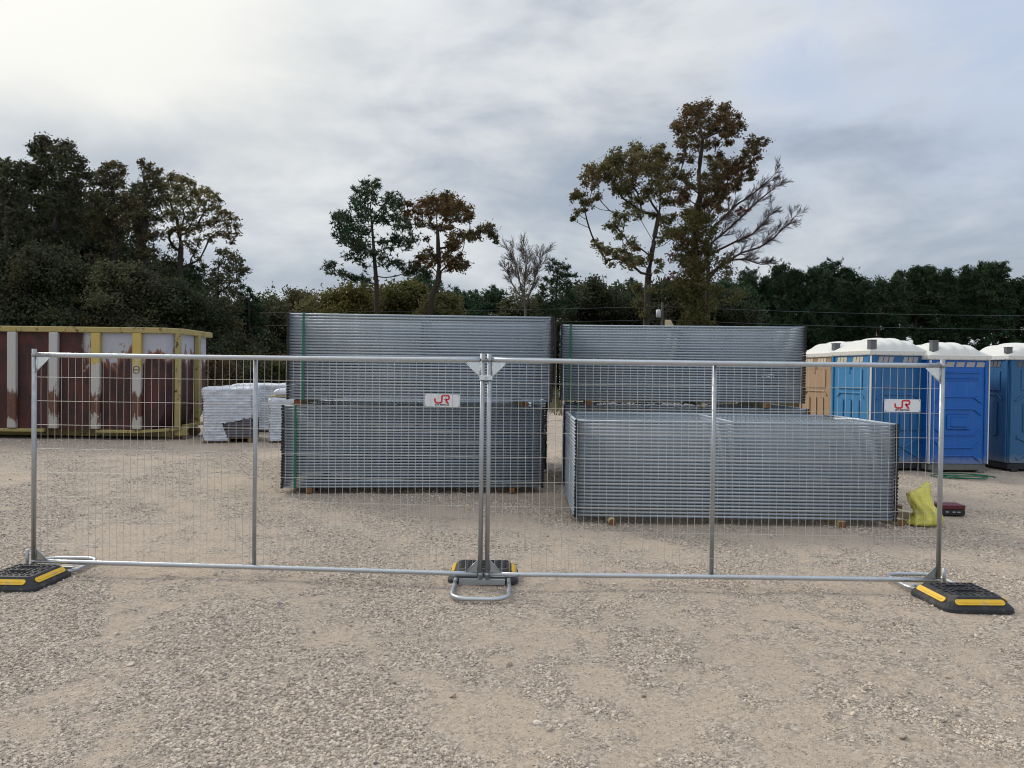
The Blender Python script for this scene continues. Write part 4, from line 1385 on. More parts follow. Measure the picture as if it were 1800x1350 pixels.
# ------------------------------------------------------------------ dumpster
def dumpster():
    X0, Y0 = -7.97, 17.0
    root = empty('dumpster', (X0, Y0, 0))
    tag(root, 'rusty maroon roll-off dumpster with chipped yellow rim and posts', 'dumpster')
    H = wz(200, 583, 17.0)
    zb = 0.24
    W = 2.0
    xl = -6.9
    # outline in plan, local; x to the right, y back
    def plan(inset=0.0):
        return [(xl, inset), (0.0, inset), (0.27 - inset * .5, 0.36), (0.20 - inset, W - 0.42), (-0.08, W - inset), (xl, W - inset)]
    # near side wall with a curved lower right corner, a real plate with thickness
    def curve(x1, z1, x0, z0_, n=8):
        return [(x1 + (x0 - x1) * (1 - math.cos(PI / 2 * k / n)), z1 - (z1 - z0_) * math.sin(PI / 2 * k / n)) for k in range(n + 1)]
    T = Matrix(((1, 0, 0, 0), (0, 0, -1, 0), (0, 1, 0, 0), (0, 0, 0, 1)))
    prof = [(xl, zb), (-0.42, zb)] + curve(0.0, 0.95, -0.42, zb)[::-1][1:] + [(0.0, H), (xl, H)]
    MB().prism(prof, -0.03, 0.0, T).build('side_wall', M['dump_side'], root)
    T2 = Matrix.Translation((0, W, 0)) @ T
    MB().prism(prof, 0.0, 0.03, T2).build('side_wall', M['dump_side'], root)
    # end: two slanting corner plates and the end plate, all curving under at the foot
    def end_plate(pa, pb, name):
        mb = MB()
        prof2 = [(0.0, H)] + [(x, z) for x, z in curve(0.0, 0.95, -0.42, zb)]
        a = [(pa[0] + dx, pa[1], z) for dx, z in prof2]
        b = [(pb[0] + dx, pb[1], z) for dx, z in prof2]
        V, F = [], []
        n = len(a)
        V = a + b + [(x - 0.03, y, z) for x, y, z in a] + [(x - 0.03, y, z) for x, y, z in b]
        for i in range(n - 1):
            F.append((i, n + i, n + i + 1, i + 1)); F.append((2 * n + i + 1, 3 * n + i + 1, 3 * n + i, 2 * n + i))
        F.append((0, 2 * n, 3 * n, n)); F.append((n - 1, 2 * n - 1, 4 * n - 1, 3 * n - 1))
        mb._add(V, F)
        mb.build(name, M['dump_side'], root)
    end_plate((0.0, 0.0), (0.20, 0.30), 'corner_plate')
    end_plate((0.20, 0.30), (0.15, W - 0.12), 'end_wall')
    end_plate((0.15, W - 0.12), (-0.02, W), 'corner_plate')
    MB().box((xl / 2 - .1, W / 2, zb + 0.02), (-xl - 0.4, W - .1, 0.04)).build('floor_plate', M['dump_side'], root)
    MB().box((xl + .02, W / 2, (H + zb) / 2), (0.03, W - .1, H - zb)).build('end_wall', M['dump_side'], root)
    # rim
    pr = plan()
    mb = MB()
    pts = [(xl, -0.02), (0.0, -0.02), (0.22, 0.30), (0.20, W - 0.02), (xl, W + .03)]
    for i in range(len(pts) - 1):
        a, b = Vector(pts[i]), Vector(pts[i + 1])
        L = (b - a).length; an = math.atan2(b.y - a.y, b.x - a.x)
        c = (a + b) / 2
        mb.box((c.x, c.y, H + 0.035 + 0.0015 * i), (L + 0.10, 0.125, 0.13), an, bev=0.015)
    mb.build('rim', M['dump_yellow'], root)
    # stakes on the near side
    cols = ['stake_white', 'stake_white', 'stake_white', 'stake_yellow', 'stake_yellow']
    for px_, mm in ((-52, 'stake_white'), (22, 'stake_white'), (95, 'stake_white'), (169, 'stake_yellow'), (241.5, 'stake_yellow')):
        x = wx(px_, 16.95) - X0
        mb = MB().box((x, -0.055, (H + zb) / 2 - 0.01), (0.20, 0.10, H - zb - 0.05), bev=0.012)
        st_ = mb.build('stake', M[mm], root)
        if px_ == 241.5:
            # painted brown badge, a rough letter like a barred O
            q = MB()
            T3 = Matrix.Translation((x, -0.107, wz(241, 650, 16.9))) @ T
            ringp = stadium(0.075, 0.088, 0.05, 4)
            for i in range(len(ringp)):
                a, b = ringp[i], ringp[(i + 1) % len(ringp)]
                if (Vector(a) - Vector(b)).length < 1e-4: continue
                q.prism([a, b, (b[0] * .72, b[1] * .76), (a[0] * .72, a[1] * .76)][::-1], 0, 0.002, T3)
            q.prism([(-0.06, -0.012), (0.06, -0.012), (0.06, 0.012), (-0.06, 0.012)], 0, 0.002, T3)
            q.build('painted_badge', M['timber_dark'], st_)
    # posts at the end
    for (x, y) in ((0.20, 0.20), (0.235, 1.18)):
        MB().box((x, y, (H + 0.22) / 2 + 0.05), (0.12, 0.12, H - 0.28), rad(6), bev=0.012).build('end_post', M['dump_yellow'], root)
    # bottom frame, skids and rollers
    MB().box((xl / 2 - 1.9, -0.02, 0.205), (-xl - 3.8 + 2.1, 0.10, 0.075), bev=0.01).build('bottom_rail', M['dump_yellow'], root)
    mb = MB()
    rr = [(-1.55, -0.015, 0.20), (-0.6, -0.015, 0.20), (-0.05, 0.10, 0.235), (0.36, 0.36, 0.27)]
    for i in range(3):
        a, b = Vector(rr[i]), Vector(rr[i + 1])
        d = b - a
        Tm = d.to_track_quat('X', 'Z').to_matrix().to_4x4()
        mb.box((a + b) / 2, (d.length + .04, 0.09, 0.07), mtx=Tm, bev=0.008)
    mb.build('bottom_rail', M['dump_yellow'], root)
    for y in (0.55, W - 0.55):
        MB().box((xl / 2 + 0.1, y, 0.14), (-xl - 0.1, 0.14, 0.20), bev=0.01).build('skid_beam', M['dump_yellow'], root)
        MB().tube([(0.05, y - 0.12, 0.115), (0.05, y + 0.12, 0.115)], 0.112, 16).build('roller', M['timber_dark'], root)
    MB().box((0.22, 0.34, 0.17), (0.30, 0.16, 0.19), bev=0.03).build('corner_shoe', M['dump_yellow'], root)
    MB().box((0.28, W / 2, 0.31), (0.12, W - 0.7, 0.07), bev=0.01).build('cross_member', M['dump_yellow'], root)
    MB().box((0.55, W - 0.5, 0.30), (0.55, 0.12, 0.11), rad(8), bev=0.01).build('coupling_bar', M['dump_yellow'], root)
dumpster()
# ------------------------------------------------------------------ vegetation
LEAFK = 3.4
def leaf_cloud(clumps, dens, size, seed, kind='leaf', nsub=9, spread=0.23):
    """clumps: (x, y, z, r). Small leaf faces gathered round sub-centres in each clump."""
    rs = np.random.RandomState(seed)
    size = size * (0.64 if kind == 'leaf' else 0.80)
    C, subs = [], []
    for (x, y, z, r) in clumps:
        k = max(4, int(1.5 * nsub * (0.7 + 0.6 * rs.rand())))
        d = rs.normal(size=(k, 3)); d /= np.linalg.norm(d, axis=1)[:, None]
        rr = rs.rand(k) ** 0.45 * r * 1.05
        sc = np.array([x, y, z]) + d * rr[:, None] * np.array([1, 1, 0.88])
        subs.append(sc)
        n = max(6, int(dens * (LEAFK if kind == 'leaf' else 2.5) * r * r))
        idx = rs.randint(0, k, n)
        wgt = 0.5 + rs.rand(k)
        C.append(sc[idx] + rs.normal(size=(n, 3)) * (r * spread * wgt[idx])[:, None] * np.array([1, 1, 0.8]) * (1 + 0.35 * (rs.rand(n, 1) > .8)))
    C = np.concatenate(C)
    n = len(C)
    if kind == 'leaf':
        u = rs.normal(size=(n, 3)); u /= np.linalg.norm(u, axis=1)[:, None]
        v = np.cross(u, rs.normal(size=(n, 3))); v /= np.linalg.norm(v, axis=1)[:, None]
        s = size * (0.6 + 0.8 * rs.rand(n))[:, None]
        P = np.stack([C - u * s, C + v * s * 0.55, C + u * s, C - v * s * 0.55], 1)
        V = P.reshape(-1, 3)
        F = np.arange(4 * n).reshape(n, 4)
    else:                                  # tufts of needles, narrow triangles fanning out and up
        m = 6
        C2 = np.repeat(C, m, 0)
        N = len(C2)
        d = rs.normal(size=(N, 3)) + np.array([0, 0, 0.55]); d /= np.linalg.norm(d, axis=1)[:, None]
        p = np.cross(d, rs.normal(size=(N, 3))); p /= np.linalg.norm(p, axis=1)[:, None]
        L = size * (0.7 + 0.6 * rs.rand(N))[:, None]
        wdt = size * 0.16
        V = np.stack([C2 - p * wdt, C2 + p * wdt, C2 + d * L], 1).reshape(-1, 3)
        F = np.arange(3 * N).reshape(N, 3)
    return V, F, subs
def tubes_np(segs, n=5):
    """segs: list of (points, radii) -> V, F arrays of quads"""
    V, F = [], []
    o = 0
    ang = np.arange(n) * 2 * PI / n
    for pts, rr in segs:
        pts = np.array(pts); m = len(pts)
        t = np.gradient(pts, axis=0); t /= (np.linalg.norm(t, axis=1)[:, None] + 1e-9)
        ref = np.where(np.abs(t[:, 2:3]) < 0.9, np.array([[0, 0, 1.0]]), np.array([[1.0, 0, 0]]))
        a = np.cross(t, ref); a /= (np.linalg.norm(a, axis=1)[:, None] + 1e-9)
        b = np.cross(a, t)
        ring = pts[:, None, :] + (a[:, None, :] * np.cos(ang)[None, :, None] + b[:, None, :] * np.sin(ang)[None, :, None]) * np.array(rr)[:, None, None]
        V.append(ring.reshape(-1, 3))
        i = np.arange(m - 1)[:, None] * n; k = np.arange(n)[None, :]; kk = (k + 1) % n
        F.append((np.stack([i + k, i + kk, i + n + kk, i + n + k], -1).reshape(-1, 4)) + o)
        o += m * n
    return np.concatenate(V), np.concatenate(F)
def grow(trunk, clumps, subs, seed, r_base, up=0.5, twig=0.012):
    """limbs from the trunk to every clump, radii from the number of clumps they carry"""
    rs = random.Random(seed)
    nodes = []                       # (pos, parent)
    tp = []
    for i in range(len(trunk) - 1):
        a, b = Vector(trunk[i]), Vector(trunk[i + 1])
        k = max(2, int((b - a).length / 0.5))
        for j in range(k):
            tp.append(a.lerp(b, j / k))
    tp.append(Vector(trunk[-1]))
    for i, p in enumerate(tp):
        nodes.append([p, i - 1])
    ntr = len(nodes)
    z_lo = tp[0].z + (tp[-1].z - tp[0].z) * 0.15
    order = sorted(range(len(clumps)), key=lambda i: min((Vector(clumps[i][:3]) - p).length for p in tp))
    ends = [None] * len(clumps)
    for i in order:
        c = Vector(clumps[i][:3])
        best, bi = 1e9, 0
        for k, (p, par) in enumerate(nodes):
            if p.z < z_lo and k < ntr: continue
            dv = c - p
            cost = dv.length + max(0, p.z - c.z + up * math.hypot(dv.x, dv.y)) * 1.1 + (0.0 if k < ntr else 0.15)
            if cost < best: best, bi = cost, k
        a = nodes[bi][0]
        dv = c - a
        k = max(2, int(dv.length / 0.6))
        prev = bi
        for j in range(1, k + 1):
            f = j / k
            q = a.lerp(c, f) + Vector((0, 0, -0.10 * dv.length * math.sin(PI * f) * (0.6 if dv.z > 0 else -0.4)))
            if j < k:
                q += Vector((rs.uniform(-1, 1), rs.uniform(-1, 1), rs.uniform(-1, 1))) * 0.07 * min(1.5, dv.length)
            nodes.append([q, prev]); prev = len(nodes) - 1
        ends[i] = prev
    load = [0.0] * len(nodes)
    for i, e in enumerate(ends):
        load[e] += clumps[i][3] ** 1.2
    load[ntr - 1] += 0.3
    for k in range(len(nodes) - 1, 0, -1):
        load[nodes[k][1]] += load[k]
    tot = max(load[0], 1e-6)
    rad_ = [max(0.8 * r_base * (l / tot) ** 0.62, twig * 1.3) for l in load]
    segs = []
    children = {}
    for k in range(1, len(nodes)):
        children.setdefault(nodes[k][1], []).append(k)
    # chains
    stack = [(0, None)]
    seen = set()
    starts = [(0, c) for c in children.get(0, [])]
    while starts:
        par, k = starts.pop()
        pts, rr = [tuple(nodes[par][0])], [min(rad_[par], rad_[k] * 1.25)]
        while True:
            pts.append(tuple(nodes[k][0])); rr.append(rad_[k])
            ch = children.get(k, [])
            if not ch: break
            ch = sorted(ch, key=lambda q: -rad_[q])
            for q in ch[1:]: starts.append((k, q))
            k = ch[0]
        segs.append((pts, rr))
    # flare at the foot
    for i, e in enumerate(ends):
        base = nodes[e][0]
        for s in subs[i]:
            s = Vector(s)
            m_ = base.lerp(s, 0.5) + Vector((rs.uniform(-.1, .1), rs.uniform(-.1, .1), rs.uniform(-.05, .12)))
            segs.append(([tuple(base), tuple(m_), tuple(s)], [twig * 1.6, twig, twig * 0.6]))
    return segs
def tree_parts(trunk, clumps, seed, leafm, barkm, dens=420, size=0.11, kind='leaf', r_base=0.22, up=0.5, nsub=9, spread=0.275, twig=0.012, origin=(0, 0, 0)):
    V, F, subs = leaf_cloud(clumps, dens, size, seed, kind, nsub, spread)
    segs = grow(trunk, clumps, subs, seed, r_base, up, twig)
    TV, TF = tubes_np(segs)
    o = np.array(origin)
    crown = np_mesh('crown', V - o, F, leafm)
    tr = np_mesh('trunk', TV - o, TF, barkm, True)
    return tr, crown
def place_tree(name, loc, meshes, label, cat='tree', group=None, rz=0.0, sc=1.0):
    root = empty(name, loc, rz)
    if sc != 1.0:
        root.scale = (sc, sc, sc) if not isinstance(sc, tuple) else sc
    tag(root, label, cat, group)
    inst(meshes[0], 'trunk', root)
    inst(meshes[1], 'crown', root)
    return root
def hero(name, d, S, trunk_px, clumps_px, label, leafm, barkm, seed, depth=0.8, extra=None, **kw):
    """S maps sketch coordinates to photograph pixels; everything is placed at distance d with real depth"""
    rs = random.Random(seed)
    k = 1300.0 / d
    tr = []
    for (x, y) in trunk_px:
        px, py = S(x, y)
        tr.append(Vector((wx(px, d), d, wz(px, py, d))))
    base = Vector((tr[0].x, d, 0))
    if tr[0].z > 0.3:
        tr = [base] + tr
    for i in range(1, len(tr)):
        tr[i].y += rs.uniform(-.15, .15) * i
    pts = []
    for (x, y, r) in clumps_px:
        px, py = S(x, y); px2, _ = S(x + r, y)
        pts.append((px, py, px2 - px))
    cx = sum(p[0] for p in pts) / len(pts)
    hw = max(abs(p[0] - cx) for p in pts) + 1
    cl = []
    for (px, py, r) in pts:
        off = math.sqrt(max(0.06, 1 - ((px - cx) / hw) ** 2)) * hw / k * depth
        dy = rs.uniform(-off, off)
        f = (d + dy) / d
        cl.append((wx(px, d + dy), d + dy, wz(px, py, d + dy), 1.10 * r / k * f))
    ms = tree_parts(tr, cl, seed, leafm, barkm, origin=tuple(base), **kw)
    return place_tree(name, tuple(base), ms, label), cl, ms

A = lambda x, y: (x / 3.376, 220 + y / 3.376)
B = lambda x, y: (540 + x / 3.6, 300 + y / 3.6)
Cc = lambda x, y: (970 + x / 3.2133, 160 + y / 3.2133)

# lone pine left of centre
hero('pine_tree', 50, B, [(437, 920), (430, 720), (415, 560), (405, 400), (395, 250), (392, 120)],
     [(375, 100, 38), (420, 95, 34), (395, 140, 40), (340, 150, 38), (300, 130, 28), (290, 190, 34), (350, 215, 36), (310, 240, 34), (410, 200, 30),
      (490, 190, 34), (530, 170, 36), (560, 200, 34), (530, 235, 34), (570, 235, 24), (480, 250, 28), (380, 280, 40), (340, 300, 42), (420, 300, 40),
      (190, 285, 30), (160, 300, 26), (220, 290, 34), (260, 320, 40), (200, 350, 40), (240, 390, 44), (290, 380, 46), (340, 370, 44), (480, 310, 38), (530, 310, 38), (580, 320, 40), (610, 290, 32),
      (620, 360, 38), (560, 360, 34), (680, 350, 24), (170, 415, 24), (220, 440, 36), (280, 460, 48), (340, 450, 50), (300, 500, 44), (360, 500, 40), (480, 440, 38), (530, 450, 40), (580, 450, 38), (630, 460, 34), (660, 430, 30), (620, 490, 26), (500, 490, 26),
      (270, 540, 36), (320, 560, 30), (400, 540, 34), (460, 545, 34), (500, 575, 34), (550, 580, 34), (590, 605, 26), (350, 600, 26),
      (110, 610, 26), (150, 605, 28), (140, 640, 26), (200, 640, 28), (230, 660, 28), (270, 665, 26), (300, 690, 26), (340, 690, 30), (380, 700, 24),
      (610, 650, 30), (650, 640, 34), (690, 630, 38), (730, 640, 36), (760, 655, 26), (670, 600, 30)],
     'tall lone pine with layered boughs, behind the left stack', M['needle'], M['bark_pine'], 21, dens=95, size=0.30, kind='needle', r_base=0.20, up=0.0, nsub=6, spread=0.34, twig=0.014)

# orange-brown tree beside it
hero('oak_tree', 47, B, [(770, 940), (785, 800), (825, 700), (822, 600), (822, 450), (815, 330)],
     [(850, 170, 42), (800, 190, 42), (890, 190, 42), (930, 210, 40), (770, 210, 40), (720, 215, 32), (715, 250, 34), (850, 230, 50), (900, 250, 46), (960, 245, 40), (1000, 255, 34), (1015, 290, 30), (800, 250, 46), (860, 290, 44), (940, 300, 38), (985, 310, 32), (750, 280, 34),
      (635, 220, 28), (650, 250, 24), (615, 270, 26), (690, 310, 22), (720, 340, 22), (780, 350, 30), (830, 360, 30), (880, 350, 30),
      (1140, 345, 26), (1165, 375, 28), (1170, 420, 26), (1175, 450, 20), (1120, 380, 30), (1080, 380, 30), (1060, 410, 30), (1020, 395, 28), (985, 420, 30), (1030, 430, 26), (950, 400, 28),
      (900, 420, 32), (940, 460, 34), (890, 480, 36), (920, 500, 32), (960, 540, 26), (870, 530, 34), (820, 560, 32), (900, 570, 40), (950, 590, 38), (990, 590, 32), (970, 620, 28), (900, 620, 30),
      (760, 520, 30), (730, 545, 32), (790, 560, 32), (700, 560, 28), (760, 590, 30), (740, 430, 20), (690, 590, 24)],
     'orange-brown autumn tree with a forked trunk, right of the lone pine', M['leaf_orange'], M['bark'], 22, dens=620, size=0.115, r_base=0.24, nsub=8, twig=0.014)

# green-gold maple, left of the big pair
hero('maple_tree', 45, Cc, [(533, 1320), (538, 1100), (545, 1010), (550, 900), (570, 820), (590, 700), (600, 560)],
     [(340, 380, 42), (370, 360, 36), (310, 420, 44), (360, 430, 46), (260, 440, 38), (215, 460, 36), (190, 440, 24), (180, 480, 30), (250, 500, 36), (310, 490, 44), (370, 500, 46), (175, 525, 24), (220, 540, 24),
      (150, 585, 28), (120, 580, 26), (110, 610, 24), (160, 630, 26), (200, 640, 24), (130, 690, 22), (105, 730, 20), (170, 670, 20), (240, 600, 26),
      (440, 350, 38), (480, 340, 34), (450, 400, 44), (440, 460, 46), (490, 440, 44), (400, 560, 40), (350, 560, 36), (440, 540, 40), (530, 380, 42), (580, 340, 34), (600, 320, 24), (570, 400, 44), (620, 390, 36), (540, 450, 46), (600, 460, 46), (560, 510, 46), (520, 580, 40), (580, 570, 40), (640, 500, 40), (650, 560, 36), (620, 620, 34), (660, 630, 30), (680, 460, 30),
      (480, 620, 34), (430, 640, 34), (470, 700, 34), (400, 720, 30), (350, 700, 28), (350, 770, 32), (310, 760, 24), (370, 820, 26), (560, 700, 30), (610, 740, 34), (660, 720, 30), (640, 800, 32), (690, 820, 34), (600, 850, 22),
      (240, 870, 26), (270, 900, 26), (310, 910, 30), (350, 930, 28), (300, 960, 20), (330, 985, 18), (230, 850, 18), (390, 910, 30), (400, 960, 36), (450, 950, 38), (500, 960, 34), (450, 990, 28), (430, 860, 34), (540, 930, 24), (590, 970, 20), (605, 990, 18), (470, 880, 30), (580, 1020, 18),
      (480, 1110, 28), (500, 1160, 32), (490, 1200, 28), (560, 1120, 26), (520, 1260, 28)],
     'wide gold-green maple with spreading limbs, left one of the tall pair', M['leaf_olive'], M['bark'], 23, dens=640, size=0.115, r_base=0.27, nsub=8, twig=0.014)

# the tallest tree with ivy
hero('sweetgum_tree', 46, Cc, [(790, 1330), (792, 1150), (795, 950), (805, 750), (812, 600), (818, 450), (812, 300), (815, 150)],
     [(800, 100, 38), (850, 90, 34), (780, 130, 38), (740, 115, 28), (735, 150, 34), (820, 150, 40), (700, 190, 30), (690, 230, 32), (740, 210, 36), (660, 210, 16), (780, 200, 38), (860, 180, 38), (930, 110, 34), (960, 100, 26), (920, 150, 36), (970, 150, 30), (1020, 150, 24), (960, 200, 40), (1010, 200, 34), (1050, 210, 26), (1010, 240, 32), (900, 230, 40), (950, 260, 34), (840, 250, 34), (770, 260, 34), (720, 270, 30), (700, 300, 28), (740, 320, 28), (800, 320, 28), (860, 310, 30), (900, 310, 30), (970, 300, 26),
      (1110, 290, 30), (1150, 290, 28), (1190, 295, 22), (1100, 330, 32), (1080, 360, 28), (1130, 350, 24), (1150, 380, 18), (1060, 390, 26), (1100, 420, 26), (1110, 460, 26), (1095, 500, 22), (720, 370, 22), (760, 390, 24), (870, 380, 26), (930, 380, 30), (690, 400, 26),
      (900, 430, 40), (950, 430, 42), (1000, 430, 40), (1040, 450, 38), (920, 480, 44), (980, 490, 44), (1040, 500, 36), (900, 540, 42), (960, 550, 40), (1010, 550, 30), (850, 500, 36), (850, 560, 38), (900, 600, 38), (950, 610, 32), (740, 480, 34), (700, 490, 30), (760, 540, 36), (720, 560, 34), (700, 620, 30), (750, 610, 34), (850, 640, 40), (900, 660, 38), (940, 670, 28), (800, 680, 40), (740, 680, 36), (850, 720, 40)],
     'tallest tree, brown-leaved top over an ivy-clad trunk, right one of the pair', M['leaf_brown'], M['bark'], 24, dens=640, size=0.115, r_base=0.30, nsub=8, twig=0.014)
# ivy up its trunk, a plant of its own
def ivy():
    rs = random.Random(5)
    cl = []
    d = 45.6
    for y in range(700, 1340, 22):
        f = (y - 700) / 640
        for k in range(4):
            x = 795 + rs.gauss(0, 1) * (38 + 34 * math.sin(f * 2.6)) + 22 * math.sin(y * .021)
            px, py = Cc(x, y + rs.uniform(-12, 12))
            dd = d + rs.uniform(-.9, .9)
            cl.append((wx(px, dd), dd, wz(px, py, dd), rs.uniform(0.26, 0.52)))
    V, F, subs = leaf_cloud(cl, 300, 0.12, 8, 'leaf', 6, 0.34)
    o = np.array([wx(1217, d), d, 0.0])
    ob = inst(np_mesh('ivy', V - o, F, M['leaf_ivy']), 'ivy', None, tuple(o))
    tag(ob, 'olive green ivy climbing thickly up the trunk of the tallest tree', 'ivy')
ivy()

# bare tree: recursive twigs
def twig_tree(trunk_base, limbs, seed, levels=4, r0=0.10, spread=0.62, thin=0.0085, curl=0.25):
    rs = random.Random(seed)
    segs = []
    def rec(p, d, L, r, lev):
        n = 4
        pts, rr = [tuple(p)], [r]
        q = p.copy(); dd = d.copy()
        kids = []
        for i in range(n):
            dd = (dd + Vector((rs.gauss(0, .10), rs.gauss(0, .10), curl * 0.10 + rs.gauss(0, .07)))).normalized()
            q = q + dd * (L / n)
            pts.append(tuple(q)); rr.append(max(thin * .7, r * (1 - 0.5 * (i + 1) / n)))
            if lev > 0 and (i > 0 or lev < levels):
                kids.append((q.copy(), dd.copy(), rr[-1]))
        segs.append((pts, rr))
        for (kp, kd, kr) in kids:
            for s in range(2 if lev < 3 else 1):
                ax = Vector((rs.gauss(0, 1), rs.gauss(0, .8), rs.gauss(0, 1))).normalized()
                nd = (kd + ax * spread).normalized()
                rec(kp, nd, L * rs.uniform(0.50, 0.72), max(thin, kr * 0.55), lev - 1)
    for pts, L in limbs:
        P = [Vector(q) for q in pts]
        rr = [r0 * (1 - 0.6 * i / len(P)) for i in range(len(P))]
        segs.append(([tuple(q) for q in P], rr))
        for i in range(1, len(P)):
            dv = (P[i] - P[i - 1]).normalized()
            for s in range(3 if i > 1 else 1):
                ax = Vector((rs.gauss(0, 1), rs.gauss(0, .8), rs.gauss(0.5, 1))).normalized()
                a = P[i - 1].lerp(P[i], rs.uniform(.2, 1))
                rec(a, (dv + ax * spread).normalized(), L * rs.uniform(.45, .7), rr[i] * .5, levels - 2)
        rec(P[-1], (P[-1] - P[-2]).normalized(), L * .8, rr[-1] * .8, levels - 1)
    return segs
def bare_tree():
    d = 48.0
    def pt(x, y, dy=0):
        px, py = Cc(x, y)
        return (wx(px, d + dy), d + dy, wz(px, py, d + dy))
    base = (wx(1243, d), d, 0)
    limbs = []
    trunk = [(base[0], d, 0), pt(872, 1150), pt(875, 1040), pt(865, 930), pt(868, 860)]
    L1 = [pt(875, 1040), pt(950, 980), pt(1060, 915, .6), pt(1160, 885, .8), pt(1230, 840, .9), pt(1290, 780, 1)]
    L2 = [pt(872, 1070), pt(930, 1000, -.5), pt(1010, 955, -1), pt(1080, 950, -1.2), pt(1150, 975, -1.4)]
    L3 = [pt(868, 900), pt(900, 850, .5), pt(960, 800, 1), pt(1050, 720, 1.4), pt(1120, 650, 1.6), pt(1190, 590, 1.8)]
    L4 = [pt(866, 940), pt(930, 900, -.6), pt(1030, 850, -.9), pt(1120, 810, -1.3), pt(1180, 750, -1.5)]
    L5 = [pt(868, 860), pt(900, 770, 0), pt(960, 710, .4), pt(1020, 650, .4), pt(1110, 590, 0), pt(1180, 530, -.3)]
    for L_, s in ((L1, 2.2), (L2, 1.5), (L3, 2.1), (L4, 1.9), (L5, 2.0)):
        limbs.append((L_, s * 0.58))
    segs = twig_tree(base, limbs, 3, 4, 0.085)
    TV, TF = tubes_np([([tuple(q) for q in trunk], [0.2, 0.17, 0.15, 0.11, 0.08])] + segs, 4)
    print('bare', len(TF))
    root = empty('bare_tree', base)
    tag(root, 'leafless tree with fine reddish twigs sweeping out right of the tallest tree', 'tree')
    o = np.array(base)
    inst(np_mesh('branches', TV - o, TF, mat('twig_bark', (0.050, 0.030, 0.027), 0.9)), 'branches', root)
    cl = []
    for (x, y, r) in ((1060, 670, 26), (1040, 690, 22), (1085, 680, 18), (660, 930, 24), (670, 960, 20), (670, 1030, 24), (650, 1060, 18), (690, 1060, 20), (700, 900, 16), (900, 700, 14)):
        p = pt(x, y, 0.3)
        cl.append((*p, r / 3.2133 * d / 1300))
    V, F, subs = leaf_cloud(cl, 420, 0.10, 9)
    inst(np_mesh('leaves', V - o, F, M['leaf_red']), 'leaves', root)
bare_tree()

# pale bare tree and little pine in the middle distance
def pale_tree():
    d = 55.0
    def pt(x, y, dy=0):
        px, py = B(x, y)
        return (wx(px, d + dy), d + dy, wz(px, py, d + dy))
    base = (wx(922, d), d, 0)
    trunk = [(base[0], d, 0), pt(1375, 900), pt(1370, 820)]
    limbs = [([pt(1370, 820), pt(1345, 740), pt(1330, 670), pt(1320, 620)], 1.5), ([pt(1372, 840), pt(1365, 750, .5), pt(1370, 670, .6), pt(1375, 610, .7)], 1.5),
             ([pt(1375, 860), pt(1400, 780, -.5), pt(1430, 700, -.6), pt(1440, 640, -.7)], 1.5), ([pt(1360, 820), pt(1310, 750, .3), pt(1280, 700, .3)], 1.1)]
    segs = twig_tree(base, limbs, 6, 4, 0.07, 0.5, 0.011)
    TV, TF = tubes_np([([tuple(q) for q in trunk], [0.13, 0.10, 0.085])] + segs, 4)
    root = empty('bare_tree', base)
    tag(root, 'small pale almost leafless tree above the gap between the two stacks', 'tree')
    o = np.array(base)
    inst(np_mesh('branches', TV - o, TF, M['bark_pale']), 'branches', root)
    cl = []
    rs = random.Random(3)
    for k in range(26):
        p = pt(rs.uniform(1290, 1450), rs.uniform(610, 860), rs.uniform(-1, 1))
        cl.append((*p, 0.42))
    V, F, subs = leaf_cloud(cl, 95, 0.095, 19)
    inst(np_mesh('leaves', V - o, F, M['leaf_dull']), 'leaves', root)
pale_tree()
hero('pine_tree', 56, B, [(1565, 950), (1568, 800), (1572, 700), (1575, 590)],
     [(1560, 590, 26), (1600, 595, 26), (1630, 620, 24), (1520, 610, 22), (1560, 640, 32), (1610, 650, 30), (1650, 670, 26), (1680, 670, 20), (1500, 690, 26), (1540, 700, 32), (1590, 700, 34), (1640, 715, 30), (1490, 740, 30), (1540, 760, 34), (1600, 760, 36), (1650, 770, 32), (1480, 800, 32), (1540, 820, 38), (1610, 820, 38), (1670, 820, 34), (1500, 870, 36), (1570, 880, 40), (1650, 880, 38)],
     'small open-crowned pine right of the pale bare tree', M['needle'], M['bark_pine'], 31, dens=95, size=0.30, kind='needle', r_base=0.14, up=0.0, nsub=6)

# ---- generic trees ------------------------------------------------------
def gen_decid(h, wd, seed, leafm, dens=300, size=0.15, low=0.12):
    rs = random.Random(seed)
    cl = []
    n = int(30 * (wd / 4) * (h / 7))
    for k in range(n):
        f = rs.random()
        z = h * (low + (0.94 - low) * f)
        prof = math.sin(PI * min(1, 0.22 + 0.70 * f)) ** 0.7
        a = rs.uniform(0, 2 * PI)
        r = wd / 2 * prof * math.sqrt(rs.random()) * rs.uniform(.8, 1.1)
        cl.append((r * math.cos(a), r * math.sin(a), z, rs.uniform(0.55, 0.95) * wd / 5.2))
    cl.append((0, 0, h * .95, .5 * wd / 5))
    tr = [Vector((0, 0, 0)), Vector((rs.uniform(-.2, .2), 0, h * .3)), Vector((rs.uniform(-.3, .3), rs.uniform(-.3, .3), h * .6)), Vector((0, 0, h * .88))]
    return tree_parts(tr, cl, seed, leafm, M['bark'], dens=dens, size=size, r_base=0.02 * h, nsub=7)
